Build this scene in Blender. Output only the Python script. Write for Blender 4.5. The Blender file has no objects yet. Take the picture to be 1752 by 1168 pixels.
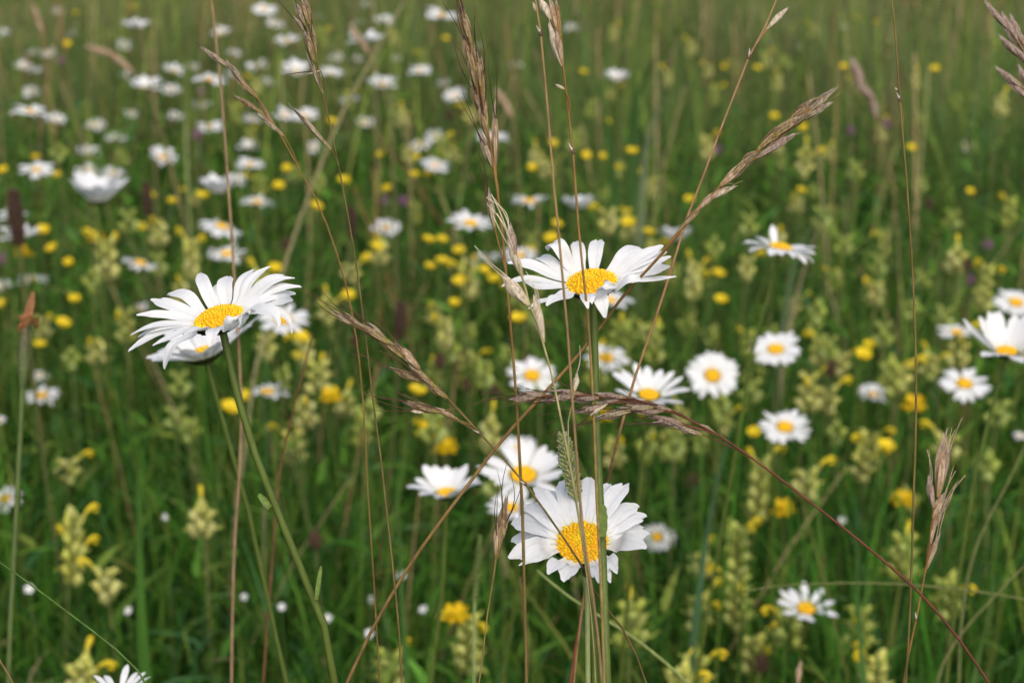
import bpy, math, random
import numpy as np
from mathutils import Vector, Matrix

# ------------------------------------------------------------------ camera, sky, sun, exposure
scene = bpy.context.scene
C = scene.collection
PITCH = 17.55                     # degrees below the horizon
CAM = np.array([0.0, 0.0, 0.95])
FPX = 3269.0                      # focal length in pixels of the 1752 px wide photograph
cam_data = bpy.data.cameras.new("camera")
cam = bpy.data.objects.new("camera", cam_data)
C.objects.link(cam)
cam.location = CAM
cam.rotation_euler = (math.radians(90 - PITCH), 0, 0)
cam_data.sensor_width = 22.2
cam_data.lens = 22.2 * FPX / 1752.0
cam_data.clip_start = 0.02
cam_data.clip_end = 2000.0
cam_data.dof.use_dof = True
cam_data.dof.focus_distance = 0.56
cam_data.dof.aperture_fstop = 12.5
cam_data.dof.aperture_blades = 0
scene.camera = cam

SUN_EL, SUN_AZ = 50.0, 165.0      # degrees; azimuth measured clockwise from +Y
world = bpy.data.worlds.new("World")
scene.world = world
world.use_nodes = True
wn = world.node_tree
bg = wn.nodes["Background"]
sky = wn.nodes.new("ShaderNodeTexSky")
sky.sky_type = 'NISHITA'
sky.sun_disc = False
sky.sun_elevation = math.radians(SUN_EL)
sky.sun_rotation = math.radians(SUN_AZ)
sky.air_density = 1.0
sky.dust_density = 4.0
sky.ozone_density = 0.6
wn.links.new(sky.outputs[0], bg.inputs[0])
bg.inputs[1].default_value = 0.15
sun_data = bpy.data.lights.new("sun", 'SUN')
sun_data.energy = 1.3
sun_data.angle = math.radians(65)
sun_data.color = (1.0, 0.975, 0.94)
sun = bpy.data.objects.new("sun", sun_data)
C.objects.link(sun)
_el, _az = math.radians(SUN_EL), math.radians(SUN_AZ)
sdir = Vector((math.sin(_az) * math.cos(_el), math.cos(_az) * math.cos(_el), math.sin(_el)))
sun.rotation_euler = sdir.to_track_quat('Z', 'Y').to_euler()
scene.view_settings.view_transform = 'Standard'
scene.view_settings.look = 'None'
scene.view_settings.gamma = 1.0
scene.view_settings.use_curve_mapping = False
scene.view_settings.exposure = 0.38
scene.cycles.max_bounces = 6
scene.cycles.transparent_max_bounces = 4

rng = random.Random(7)
nrng = np.random.default_rng(11)

# ------------------------------------------------------------------ geometry helpers
_cp, _sp = math.cos(math.radians(PITCH)), math.sin(math.radians(PITCH))
RIGHT = np.array([1.0, 0, 0])
UP = np.array([0, _sp, _cp])          # camera up in the world
FWD = np.array([0, _cp, -_sp])        # viewing direction


def P(px, py, d):
    """World point seen at photograph pixel (px, py), d metres along the optical axis."""
    return CAM + RIGHT * ((px - 876) / FPX * d) + UP * ((584 - py) / FPX * d) + FWD * d


def cdir(r, u, t):
    """Direction given as right / up / towards the camera."""
    v = RIGHT * r + UP * u - FWD * t
    return v / np.linalg.norm(v)


def depth_at_height(px, py, z):
    ray = RIGHT * ((px - 876) / FPX) + UP * ((584 - py) / FPX) + FWD
    return (z - CAM[2]) / ray[2]


def norm(v):
    v = np.asarray(v, float)
    return v / (np.linalg.norm(v) + 1e-12)


def spline(pts, n):
    """Smooth curve through pts (Hermite, tangents weighted by chord length), n samples evenly spaced."""
    p = np.asarray(pts, float)
    if len(p) == 2:
        t = np.linspace(0, 1, n)[:, None]
        return p[0] * (1 - t) + p[1] * t
    h = np.linalg.norm(np.diff(p, axis=0), axis=1) + 1e-9
    cum = np.concatenate([[0], np.cumsum(h)])
    sl = np.diff(p, axis=0) / h[:, None]
    m = np.zeros_like(p)
    m[1:-1] = (sl[:-1] * h[1:, None] + sl[1:] * h[:-1, None]) / (h[1:] + h[:-1])[:, None]
    m[0], m[-1] = 1.5 * sl[0] - 0.5 * m[1], 1.5 * sl[-1] - 0.5 * m[-2]
    s = np.linspace(0, cum[-1], n)
    i = np.clip(np.searchsorted(cum, s, 'right') - 1, 0, len(p) - 2)
    t = ((s - cum[i]) / h[i])[:, None]
    hh = h[i][:, None]
    return ((2 * t ** 3 - 3 * t ** 2 + 1) * p[i] + (t ** 3 - 2 * t ** 2 + t) * hh * m[i]
            + (3 * t ** 2 - 2 * t ** 3) * p[i + 1] + (t ** 3 - t ** 2) * hh * m[i + 1])


class MB:
    """Collects grids and tubes; build() links them as ONE mesh object."""

    def __init__(s):
        s.v, s.f, s.c, s.n = [], [], [], 0

    def raw(s, v, f, c):
        v = np.asarray(v, float)
        c = np.asarray(c, float)
        if c.ndim == 1:
            c = np.tile(c, (len(v), 1))
        s.v.append(v)
        s.c.append(c)
        s.f.extend([tuple(i + s.n for i in q) for q in f])
        s.n += len(v)

    def grid(s, g, c, wrap=False):
        nu, nv = g.shape[:2]
        c = np.asarray(c, float)
        if c.ndim == 1:
            c = np.tile(c, (nu * nv, 1))
        else:
            c = c.reshape(-1, 3)
        f = []
        for i in range(nu - 1):
            for j in range(nv if wrap else nv - 1):
                k = (j + 1) % nv
                f.append((i * nv + j, i * nv + k, (i + 1) * nv + k, (i + 1) * nv + j))
        s.raw(g.reshape(-1, 3), f, c)

    def tube(s, path, rad, col, sides=6, ridge=0.0):
        path = np.asarray(path, float)
        n = len(path)
        rad = np.broadcast_to(np.asarray(rad, float), (n,)) if np.ndim(rad) < 1 or len(np.atleast_1d(rad)) == 1 else np.interp(np.linspace(0, 1, n), np.linspace(0, 1, len(rad)), rad)
        T = np.gradient(path, axis=0)
        T /= np.linalg.norm(T, axis=1)[:, None] + 1e-12
        ref = np.array([0.31, 0.9, 0.2])
        N = np.cross(T, ref)
        N /= np.linalg.norm(N, axis=1)[:, None] + 1e-12
        B = np.cross(T, N)
        a = np.linspace(0, 2 * math.pi, sides, endpoint=False)
        rad = np.asarray(rad)[:, None] * (1 + ridge * np.cos(a * sides / 2))[None, :]
        g = path[:, None] + rad[:, :, None] * (N[:, None] * np.cos(a)[None, :, None] + B[:, None] * np.sin(a)[None, :, None])
        col = np.asarray(col, float)
        if col.ndim == 2:
            cc = np.stack([np.interp(np.linspace(0, 1, n), np.linspace(0, 1, len(col)), col[:, k]) for k in range(3)], 1)
            cc = np.repeat(cc[:, None], sides, 1)
        else:
            cc = col
        s.grid(g, cc, wrap=True)

    def ball(s, c, r, col, axis=None, stretch=1.0, nu=4, nv=6):
        th = np.linspace(0, math.pi, nu + 1)
        ph = np.linspace(0, 2 * math.pi, nv, endpoint=False)
        g = np.stack([np.sin(th)[:, None] * np.cos(ph), np.sin(th)[:, None] * np.sin(ph), np.repeat(np.cos(th)[:, None] * stretch, nv, 1)], -1) * r
        if axis is not None:
            A = norm(axis)
            X = norm(np.cross(A, [0.3, 0.5, 0.8]))
            Y = np.cross(A, X)
            g = g[..., :1] * X + g[..., 1:2] * Y + g[..., 2:] * A
        s.grid(g + np.asarray(c, float), col, wrap=True)

    def build(s, name, mat, parent=None, origin=(0, 0, 0)):
        me = bpy.data.meshes.new(name)
        v = np.vstack(s.v) - np.asarray(origin, float)
        me.from_pydata(v.tolist(), [], s.f)
        me.polygons.foreach_set("use_smooth", [True] * len(me.polygons))
        at = me.color_attributes.new("tint", 'FLOAT_COLOR', 'POINT')
        c = np.ones((len(v), 4), np.float32)
        c[:, :3] = np.clip(np.vstack(s.c), 0, 1)
        at.data.foreach_set("color", c.ravel())
        me.materials.append(mat)
        o = bpy.data.objects.new(name, me)
        C.objects.link(o)
        if parent is not None:
            o.parent = parent
        return o


def empty(name, loc, label=None, cat=None, group=None):
    o = bpy.data.objects.new(name, None)
    o.empty_display_size = 0.02
    C.objects.link(o)
    o.location = loc
    if label:
        o["label"] = label
    if cat:
        o["category"] = cat
    if group:
        o["group"] = group
    return o


# ------------------------------------------------------------------ materials
def plant_mat(name, rough=0.6, trans=0.25, noise_scale=600.0, amount=0.35, bump=0.0, spec=0.3, stretch=(1, 1, 0.15)):
    m = bpy.data.materials.new(name)
    m.use_nodes = True
    nt = m.node_tree
    nt.nodes.clear()
    out = nt.nodes.new("ShaderNodeOutputMaterial")
    at = nt.nodes.new("ShaderNodeAttribute")
    at.attribute_name = "tint"
    tc = nt.nodes.new("ShaderNodeTexCoord")
    mp = nt.nodes.new("ShaderNodeMapping")
    mp.inputs["Scale"].default_value = stretch
    nz = nt.nodes.new("ShaderNodeTexNoise")
    nz.inputs["Scale"].default_value = noise_scale
    nz.inputs["Detail"].default_value = 3
    mr = nt.nodes.new("ShaderNodeMapRange")
    mr.inputs["From Min"].default_value = 0.3
    mr.inputs["From Max"].default_value = 0.7
    mr.inputs["To Min"].default_value = 1 - amount
    mr.inputs["To Max"].default_value = 1 + amount * 0.6
    mul = nt.nodes.new("ShaderNodeVectorMath")
    mul.operation = 'SCALE'
    nt.links.new(tc.outputs["Object"], mp.inputs[0])
    nt.links.new(mp.outputs[0], nz.inputs["Vector"])
    nt.links.new(nz.outputs["Fac"], mr.inputs["Value"])
    nt.links.new(at.outputs["Color"], mul.inputs[0])
    nt.links.new(mr.outputs[0], mul.inputs["Scale"])
    bs = nt.nodes.new("ShaderNodeBsdfPrincipled")
    bs.inputs["Roughness"].default_value = rough
    bs.inputs["Specular IOR Level"].default_value = spec
    nt.links.new(mul.outputs[0], bs.inputs["Base Color"])
    if bump:
        bp = nt.nodes.new("ShaderNodeBump")
        bp.inputs["Strength"].default_value = bump
        bp.inputs["Distance"].default_value = 0.0006
        nt.links.new(nz.outputs["Fac"], bp.inputs["Height"])
        nt.links.new(bp.outputs[0], bs.inputs["Normal"])
    if trans:
        tr = nt.nodes.new("ShaderNodeBsdfTranslucent")
        nt.links.new(mul.outputs[0], tr.inputs["Color"])
        mx = nt.nodes.new("ShaderNodeMixShader")
        mx.inputs[0].default_value = trans
        nt.links.new(bs.outputs[0], mx.inputs[1])
        nt.links.new(tr.outputs[0], mx.inputs[2])
        nt.links.new(mx.outputs[0], out.inputs[0])
    else:
        nt.links.new(bs.outputs[0], out.inputs[0])
    return m


M_GRASS = plant_mat("grass_blade", 0.65, 0.35, 40, 0.35, spec=0.12)
M_STEM = plant_mat("green_stem", 0.5, 0.0, 500, 0.22, bump=0.25, stretch=(1, 1, 0.12))
M_CULM = plant_mat("dry_culm", 0.65, 0.0, 500, 0.35, bump=0.2, spec=0.15, stretch=(1, 1, 0.1))
M_HUSK = plant_mat("papery_husk", 0.6, 0.25, 1500, 0.4, bump=0.2, spec=0.15, stretch=(1, 1, 0.2))
M_PETAL = plant_mat("white_petal", 0.55, 0.28, 700, 0.035, bump=0.06, spec=0.25, stretch=(1, 1, 1))
M_DISC = plant_mat("yellow_florets", 0.6, 0.0, 1500, 0.22, spec=0.25, stretch=(1, 1, 1))
M_BRACT = plant_mat("green_bracts", 0.55, 0.1, 900, 0.3, stretch=(1, 1, 1))
M_YELLOW = plant_mat("yellow_petal", 0.5, 0.25, 500, 0.12, spec=0.15, stretch=(1, 1, 1))
M_RATTLE = plant_mat("pale_calyx", 0.75, 0.22, 300, 0.3, spec=0.1, stretch=(1, 1, 1))
M_SEED = plant_mat("brown_seed_head", 0.8, 0.05, 900, 0.4, stretch=(1, 1, 1))
M_MAUVE = plant_mat("mauve_petal", 0.6, 0.25, 600, 0.3, stretch=(1, 1, 1))

WHITE = np.array([0.80, 0.80, 0.79])
YEL = np.array([0.84, 0.53, 0.010])


def ground_mat():
    m = bpy.data.materials.new("meadow_soil")
    m.use_nodes = True
    nt = m.node_tree
    bs = nt.nodes["Principled BSDF"]
    bs.inputs["Roughness"].default_value = 0.95
    tc = nt.nodes.new("ShaderNodeTexCoord")
    n1 = nt.nodes.new("ShaderNodeTexNoise")
    n1.inputs["Scale"].default_value = 6
    n1.inputs["Detail"].default_value = 8
    cr = nt.nodes.new("ShaderNodeValToRGB")
    cr.color_ramp.elements[0].position = 0.3
    cr.color_ramp.elements[0].color = (0.035, 0.045, 0.012, 1)
    cr.color_ramp.elements[1].position = 0.7
    cr.color_ramp.elements[1].color = (0.06, 0.075, 0.02, 1)
    nt.links.new(tc.outputs["Object"], n1.inputs["Vector"])
    nt.links.new(n1.outputs["Fac"], cr.inputs[0])
    nt.links.new(cr.outputs[0], bs.inputs["Base Color"])
    bp = nt.nodes.new("ShaderNodeBump")
    bp.inputs["Strength"].default_value = 0.6
    bp.inputs["Distance"].default_value = 0.02
    nt.links.new(n1.outputs["Fac"], bp.inputs["Height"])
    nt.links.new(bp.outputs[0], bs.inputs["Normal"])
    return m


# ------------------------------------------------------------------ setting: ground, grass, undergrowth
def make_ground():
    mb = MB()
    xs = np.concatenate([-np.geomspace(600, 3, 14), np.linspace(-2.5, 2.5, 11), np.geomspace(3, 600, 14)])
    ys = np.concatenate([-np.geomspace(600, 2, 12), np.linspace(-1, 12, 27), np.geomspace(13, 900, 14)])
    X, Y = np.meshgrid(xs, ys, indexing='ij')
    Z = 0.008 * np.sin(X * 2.1 + 0.4) * np.cos(Y * 1.7) - 0.01
    far = np.clip((np.hypot(X, Y) - 40) / 400, 0, 1)
    Z = Z * (1 - far)
    mb.grid(np.stack([X, Y, Z], -1), (0.1, 0.1, 0.1))
    o = mb.build("ground", ground_mat())
    o["kind"] = "structure"


def frustum_points(n, d0, d1, margin=0.25, power=1.0):
    """Random ground points inside the wedge in front of the camera, even per area."""
    d = np.sqrt(nrng.uniform(d0 ** 2, d1 ** 2, n)) if power == 1.0 else nrng.uniform(d0, d1, n)
    x = nrng.uniform(-1, 1, n) * (0.285 * d + margin)
    return x, d


def blades(name, x, y, h, w, lean, cols, seg=5, tipw=0.15, kink=0.0, mat=None, zb=0.0):
    """Vectorised strips: one tapered curved blade per point, all in ONE mesh (stuff)."""
    n = len(x)
    t = np.linspace(0, 1, seg + 1)[None, :]
    phi = nrng.uniform(0, 2 * math.pi, n)[:, None]
    l = (np.asarray(lean) * h)[:, None]
    bend = t ** (1.6 + 0.0 * phi)
    hh = h[:, None] * (t - 0.25 * (np.asarray(lean)[:, None]) * t ** 2.5)
    px = x[:, None] + np.cos(phi) * l * bend
    py = y[:, None] + np.sin(phi) * l * bend
    pz = zb + hh
    if kink:
        px = px + kink * nrng.normal(0, 1, (n, 1)) * np.sin(t * math.pi)
    face = nrng.uniform(0, 2 * math.pi, n)[:, None]
    prof = np.minimum(1, 0.55 + 1.8 * t) * (1 - (1 - tipw) * np.clip((t - 0.35) / 0.65, 0, 1) ** 1.6)
    ww = 0.5 * w[:, None] * prof
    sx, sy = np.cos(face), np.sin(face)
    L = np.stack([px - sx * ww, py - sy * ww, pz], -1)
    R = np.stack([px + sx * ww, py + sy * ww, pz], -1)
    V = np.stack([L, R], 2).reshape(-1, 3)
    m = seg + 1
    base = (np.arange(n) * 2 * m)[:, None]
    k = np.arange(seg)[None, :] * 2
    q = np.stack([base + k, base + k + 1, base + k + 3, base + k + 2], -1).reshape(-1, 4)
    me = bpy.data.meshes.new(name)
    me.vertices.add(len(V))
    me.vertices.foreach_set("co", V.astype(np.float32).ravel())
    me.loops.add(q.size)
    me.loops.foreach_set("vertex_index", q.astype(np.int32).ravel())
    me.polygons.add(len(q))
    me.polygons.foreach_set("loop_start", np.arange(0, q.size, 4, dtype=np.int32))
    me.polygons.foreach_set("use_smooth", np.ones(len(q), bool))
    me.update(calc_edges=True)
    at = me.color_attributes.new("tint", 'FLOAT_COLOR', 'POINT')
    c = np.ones((n, 2 * m, 4), np.float32)
    c[..., :3] = cols[:, None, :]
    at.data.foreach_set("color", c.ravel())
    me.materials.append(mat or M_GRASS)
    o = bpy.data.objects.new(name, me)
    C.objects.link(o)
    o["kind"] = "stuff"
    return o


def palette(n, cols, weights, jit=0.2):
    cols = np.array(cols)
    i = nrng.choice(len(cols), n, p=np.array(weights) / np.sum(weights))
    return cols[i] * (1 + nrng.normal(0, jit, (n, 1))) * (1 + nrng.normal(0, jit * 0.3, (n, 3)))


G_DARK, G_MID, G_LIGHT, G_YEL, G_BLUE = (0.026, 0.082, 0.010), (0.052, 0.145, 0.014), (0.100, 0.215, 0.026), (0.17, 0.225, 0.04), (0.050, 0.13, 0.040)
G_DARK, G_MID, G_LIGHT, G_YEL, G_BLUE = [tuple(1.02 * v for v in g) for g in (G_DARK, G_MID, G_LIGHT, G_YEL, G_BLUE)]
TAN, BROWN, RUST = (0.34, 0.26, 0.13), (0.2, 0.13, 0.06), (0.27, 0.12, 0.06)


def clump(x, y, s, seed):
    """Smooth pseudo random field in 0..1 for patchy growth."""
    r = np.random.default_rng(seed)
    v = 0
    for _ in range(5):
        a, b, p = r.normal(0, 1 / s), r.normal(0, 1 / s), r.uniform(0, 6.28)
        v = v + np.sin(a * x + b * y + p)
    return 0.5 + 0.5 * np.clip(v / 2.6, -1, 1)


def make_grass():
    for nm, n, d0, d1, hs, ws, mg in (("meadow_grass", 42000, 0.45, 2.6, (0.15, 0.36), (0.0018, 0.0045), 0.8),
                                      ("meadow_grass", 46000, 2.5, 5.2, (0.16, 0.38), (0.0025, 0.006), 0.9),
                                      ("meadow_grass", 46000, 5.0, 12.0, (0.18, 0.42), (0.005, 0.010), 1.2)):
        x, y = frustum_points(n, d0, d1, mg)
        k = clump(x, y, 0.28, 3)
        k2 = clump(x, y, 0.07 if d1 < 3 else 0.13, 17)
        k3 = clump(x, y, 0.16, 29)
        h = nrng.uniform(*hs, n) * (0.55 + 0.4 * k + 0.45 * k2)
        w = nrng.uniform(*ws, n)
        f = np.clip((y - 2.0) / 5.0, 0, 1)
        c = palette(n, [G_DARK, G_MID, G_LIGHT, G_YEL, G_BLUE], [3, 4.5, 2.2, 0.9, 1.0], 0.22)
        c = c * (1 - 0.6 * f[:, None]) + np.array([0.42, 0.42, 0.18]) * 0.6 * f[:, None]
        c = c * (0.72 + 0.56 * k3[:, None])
        dry = (clump(x, y, 0.22, 41) > 0.72)[:, None] * f[:, None]
        c = c * (1 - 0.5 * dry) + np.array([0.34, 0.27, 0.14]) * 0.5 * dry
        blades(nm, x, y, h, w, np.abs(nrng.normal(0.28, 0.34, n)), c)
    # leafy undergrowth: short broad leaves near the ground
    n = 38000
    x, y = frustum_points(n, 0.45, 3.6, 0.8)
    blades("undergrowth", x, y, nrng.uniform(0.03, 0.10, n), nrng.uniform(0.006, 0.016, n), nrng.uniform(0.3, 1.2, n),
           palette(n, [G_DARK, G_MID, G_LIGHT, G_YEL], [3, 4, 2, 0.6], 0.25), seg=3, tipw=0.05,
           zb=(nrng.uniform(0, 0.20, n) ** 1.0)[:, None])
    # a tangle of small herb leaves at every angle between the grasses
    for n, d0, d1, lo, hi, sc in ((76000, 0.55, 3.4, 0.02, 0.27, 1.0), (60000, 3.3, 9.5, 0.04, 0.30, 2.0)):
        x, y = frustum_points(n, d0, d1, 0.8)
        k = clump(x, y, 0.2, 8)
        blades("meadow_herbs", x, y, nrng.uniform(0.008, 0.030, n) * sc, nrng.uniform(0.0022, 0.0055, n) * sc, nrng.uniform(0.3, 2.6, n),
               palette(n, [G_DARK, G_MID, G_LIGHT, G_YEL, G_BLUE, TAN], [2.5, 4.5, 2.6, 0.7 * sc, 0.8, 0.45 * sc], 0.25), seg=3, tipw=0.05,
               zb=(lo + (hi - lo) * nrng.uniform(0, 1, n) * (0.6 + 0.5 * k))[:, None])
    n = 22000
    x, y = frustum_points(n, 0.8, 3.6, 0.8)
    blades("undergrowth", x, y, nrng.uniform(0.016, 0.036, n), nrng.uniform(0.004, 0.009, n), nrng.uniform(0.6, 2.4, n),
           palette(n, [G_MID, G_LIGHT, G_YEL, G_BLUE], [3, 4, 1.2, 1.5], 0.25), seg=4, tipw=0.04, zb=nrng.uniform(0.06, 0.30, n)[:, None])
    # fine dry culms and grass tops that brown the far meadow
    n = 10000
    x, y = frustum_points(n, 2.3, 12.0, 0.6)
    blades("dry_grass_tops", x, y, nrng.uniform(0.34, 0.56, n) , nrng.uniform(0.0012, 0.0028, n) * (0.7 + 0.15 * y), np.abs(nrng.normal(0.16, 0.14, n)),
           palette(n, [TAN, BROWN, RUST, G_YEL], [2.4, 1.2, 0.6, 4.5], 0.22), tipw=0.8, mat=M_CULM)
    n = 360
    x, y = frustum_points(n, 1.35, 2.4, 0.2)
    blades("dry_grass_tops", x, y, nrng.uniform(0.28, 0.44, n), nrng.uniform(0.0012, 0.0022, n), np.abs(nrng.normal(0.2, 0.15, n)),
           palette(n, [TAN, BROWN, G_YEL], [2, 1, 3], 0.2), tipw=0.8, mat=M_CULM)
    # far grass out to the rest of the field
    n = 14000
    y = np.sqrt(nrng.uniform(12 ** 2, 45 ** 2, n))
    x = nrng.uniform(-1, 1, n) * (0.5 * y + 2)
    blades("far_grass", x, y, nrng.uniform(0.25, 0.5, n), nrng.uniform(0.02, 0.05, n), np.abs(nrng.normal(0.25, 0.2, n)),
           palette(n, [G_MID, G_LIGHT, G_YEL, TAN], [3, 3, 2, 1.5], 0.2), seg=3)


# ------------------------------------------------------------------ landmarks used to word the labels
LAND = [(366, 535, "the big left front daisy"), (1012, 480, "the big central daisy"), (990, 905, "the big lower front daisy"),
        (1720, 590, "the cupped daisy at right edge"), (1335, 418, "the daisy with one raised petal"),
        (166, 325, "the goblet shaped daisy at left"), (812, 130, "the upright oat head at top"),
        (1330, 235, "the upper slanting oat head"), (1056, 132, "the lone daisy at upper right"),
        (1380, 1035, "the sparse daisy at lower right"), (1605, 840, "the dry lower right oat head"),
        (205, 1150, "the daisy cut by bottom edge"), (520, 70, "the oat head at upper left"),
        (665, 600, "the left slanting oat head"), (1710, 60, "the corner grass head"),
        (40, 640, "the dried bud at left"), (760, 1000, "the low cup daisy's stem")]
DIRS = ["right of", "above and right of", "above", "above and left of", "left of", "below and left of", "below", "below and right of"]
ORD = ["nearest", "second nearest", "third nearest", "fourth nearest", "fifth nearest", "sixth nearest", "seventh nearest", "eighth nearest",
       "ninth nearest", "tenth nearest", "eleventh nearest", "twelfth nearest", "thirteenth nearest", "fourteenth nearest", "fifteenth nearest"]
TO_LABEL = []       # (object, phrase, px, py)


def later(o, phrase, px, py):
    TO_LABEL.append((o, phrase, px, py))


def write_labels():
    slots = {}
    for o, ph, x, y in TO_LABEL:
        b = min(LAND, key=lambda l: math.hypot(l[0] - x, l[1] - y))
        dx, dy = x - b[0], b[1] - y
        k = int(round(math.degrees(math.atan2(dy, dx)) / 45.0)) % 8
        slots.setdefault((ph, b[2], k), []).append((math.hypot(dx, dy), o))
    for (ph, nm, k), l in slots.items():
        l.sort(key=lambda a: a[0])
        for i, (_, o) in enumerate(l):
            if len(l) == 1:
                o["label"] = f"{ph}, {DIRS[k]} {nm}"
            else:
                o["label"] = f"{ph}, {ORD[min(i, 14)]} one {DIRS[k]} {nm}"


# ------------------------------------------------------------------ daisies
def petal(mb, pts, side, up, w, r, cup=0.12, nu=10, nv=7, tone=1.0, twist=0.0):
    """One ray floret: a strip along pts, width w, ridged and toothed at its tip."""
    fine = spline(pts, 24)
    t = np.linspace(0, 1, nu)
    v = np.linspace(-1, 1, nv)
    teeth = r.uniform(0.010, 0.030)
    ph = r.uniform(-0.25, 0.25)
    rnd = r.uniform(0.10, 0.17)
    g = np.zeros((nu, nv, 3))
    c = np.zeros((nu, nv, 3))
    T = np.gradient(fine, axis=0)
    T /= np.linalg.norm(T, axis=1)[:, None] + 1e-12
    idx = np.linspace(0, 1, 24)
    tw = r.uniform(-0.15, 0.15)
    nick = r.uniform(-0.8, 0.8) if r.random() < 0.22 else 9
    stain = r.random() * 2.5
    for i, ti in enumerate(t):
        prof = (0.42 + 0.58 * min(1, ti / 0.42) ** 0.8)
        if ti > 0.72:
            prof *= 1 - 0.42 * ((ti - 0.72) / 0.28) ** 2
        for j, vj in enumerate(v):
            u = ti * (1 - rnd * vj * vj * ti * ti - teeth * abs(math.cos(1.5 * math.pi * (vj + ph))) * ti ** 4 - (0.13 * math.exp(-((vj - nick) / 0.22) ** 2) * ti ** 6))
            p = np.array([np.interp(u, idx, fine[:, k]) for k in range(3)])
            tt = np.array([np.interp(u, idx, T[:, k]) for k in range(3)])
            S = norm(side - tt * np.dot(side, tt))
            N = np.cross(tt, S)
            if np.dot(N, up) < 0 and abs(np.dot(tt, up)) < 0.8:
                pass
            a = tw * ti + twist * min(1, ti * 2.5)
            S2 = S * math.cos(a) + N * math.sin(a)
            N2 = N * math.cos(a) - S * math.sin(a)
            lift = cup * vj * vj - 0.052 * math.cos(2 * math.pi * vj) * min(1, ti * 3)
            g[i, j] = p + S2 * (0.5 * w * prof * vj) + N2 * (0.5 * w * lift)
            base = np.clip(1 - ti / 0.16, 0, 1)
            c[i, j] = (WHITE * (1 - base * np.array([0.04, 0.06, 0.28]))) * tone * (0.955 if j % 2 else 1.0) * (1 - 0.05 * stain * max(0, ti - 0.5))
    mb.grid(g, c)


def disc_mesh(cen, X, Y, A, R, n, dome=0.28, r=None):
    mb = MB()
    k = 7
    th = np.linspace(0, 1, k)
    ph = np.linspace(0, 2 * math.pi, 20, endpoint=False)
    rr = R * th
    hh = R * dome * (1 - th ** 2.2) - 0.08 * R * np.exp(-(th / 0.22) ** 2)
    g = cen + (rr[:, None, None] * (np.cos(ph)[None, :, None] * X + np.sin(ph)[None, :, None] * Y)) + hh[:, None, None] * A
    cc = np.tile(YEL * np.array([0.80, 0.62, 0.8]), (k, 20, 1))
    cc[:3] = YEL * np.array([0.9, 0.9, 1])
    mb.grid(g, cc, wrap=True)
    for i in range(n):
        q = math.sqrt((i + 0.5) / n)
        a = i * 2.399963 + (r.uniform(-.09, .09) if r else 0)
        rad = R * q * 0.97
        h = R * dome * (1 - q ** 2.2) - 0.08 * R * math.exp(-(q / 0.22) ** 2)
        slope = norm(A + (math.cos(a) * X + math.sin(a) * Y) * (0.45 * q * q) + (r.uniform(-.15, .15) * X if r else 0))
        s = R * 1.55 / math.sqrt(n) * (0.36 + 0.24 * q) * (r.uniform(.88, 1.1) if r else 1)
        cj = YEL * (1 + (r.uniform(-0.16, 0.10) if r else 0)) * (np.array([0.88, 0.99, 1.5]) if q < 0.42 else np.array([1, 0.90 + 0.14 * q * q, 1]))
        mb.ball(cen + (math.cos(a) * X + math.sin(a) * Y) * rad + A * (h + s * 0.35), s, cj, slope, 1.25 + 0.2 * q, 4, 6)
    return mb


def involucre_mesh(cen, X, Y, A, R, scales, r):
    mb = MB()
    prof = [(0.10, -0.52), (0.30, -0.46), (0.62, -0.34), (0.92, -0.16), (1.06, -0.02), (0.9, 0.02)]
    ph = np.linspace(0, 2 * math.pi, 18, endpoint=False)
    g = np.array([[cen + R * q[0] * (math.cos(a) * X + math.sin(a) * Y) + A * R * q[1] for a in ph] for q in prof])
    mb.grid(g, (0.05, 0.085, 0.018), wrap=True)
    if scales:
        for ring, (r0, h0, r1, h1, m) in enumerate(((0.45, -0.44, 0.98, -0.18, 14), (0.62, -0.36, 1.14, -0.03, 18))):
            for i in range(m):
                a = 2 * math.pi * (i + 0.5 * ring + r.uniform(-0.1, 0.1)) / m
                rad = math.cos(a) * X + math.sin(a) * Y
                sd = -math.sin(a) * X + math.cos(a) * Y
                b = cen + rad * R * r0 + A * R * (h0 - 0.03)
                t = cen + rad * R * r1 + A * R * (h1 - 0.01)
                w = R * 0.15
                n = norm(np.cross(sd, t - b))
                if np.dot(n, A) > 0:
                    n = -n
                rows = []
                cols = []
                for ti, wi in ((0, 1.0), (0.5, 1.15), (0.85, 0.7), (1, 0.15)):
                    p = b + (t - b) * ti
                    rows.append([p - sd * w * wi, p + n * R * 0.05, p + sd * w * wi])
                    dk = np.array([0.03, 0.016, 0.008])
                    gr = np.array([0.075, 0.12, 0.025])
                    cols.append([dk, gr * (1 - ti * 0.6), dk])
                mb.grid(np.array(rows), np.array(cols))
    return mb


def head_basis(axis):
    A = norm(axis)
    X = norm(RIGHT - A * np.dot(RIGHT, A))
    return X, np.cross(A, X), A


def stem_to_ground(p, A, r, reach=0.05):
    """Path from under a head down to the soil."""
    g = np.array([p[0] + r.uniform(-reach, reach) - A[0] * 0.06, p[1] + r.uniform(-reach, reach) * 0.7 - A[1] * 0.03 + 0.01, 0.0])
    q = p - A * min(0.035, 0.12 * p[2])
    m = (q * 0.55 + g * 0.45) + np.array([r.uniform(-0.02, 0.02), r.uniform(-0.01, 0.01), 0])
    return [p, q, m, g]


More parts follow.
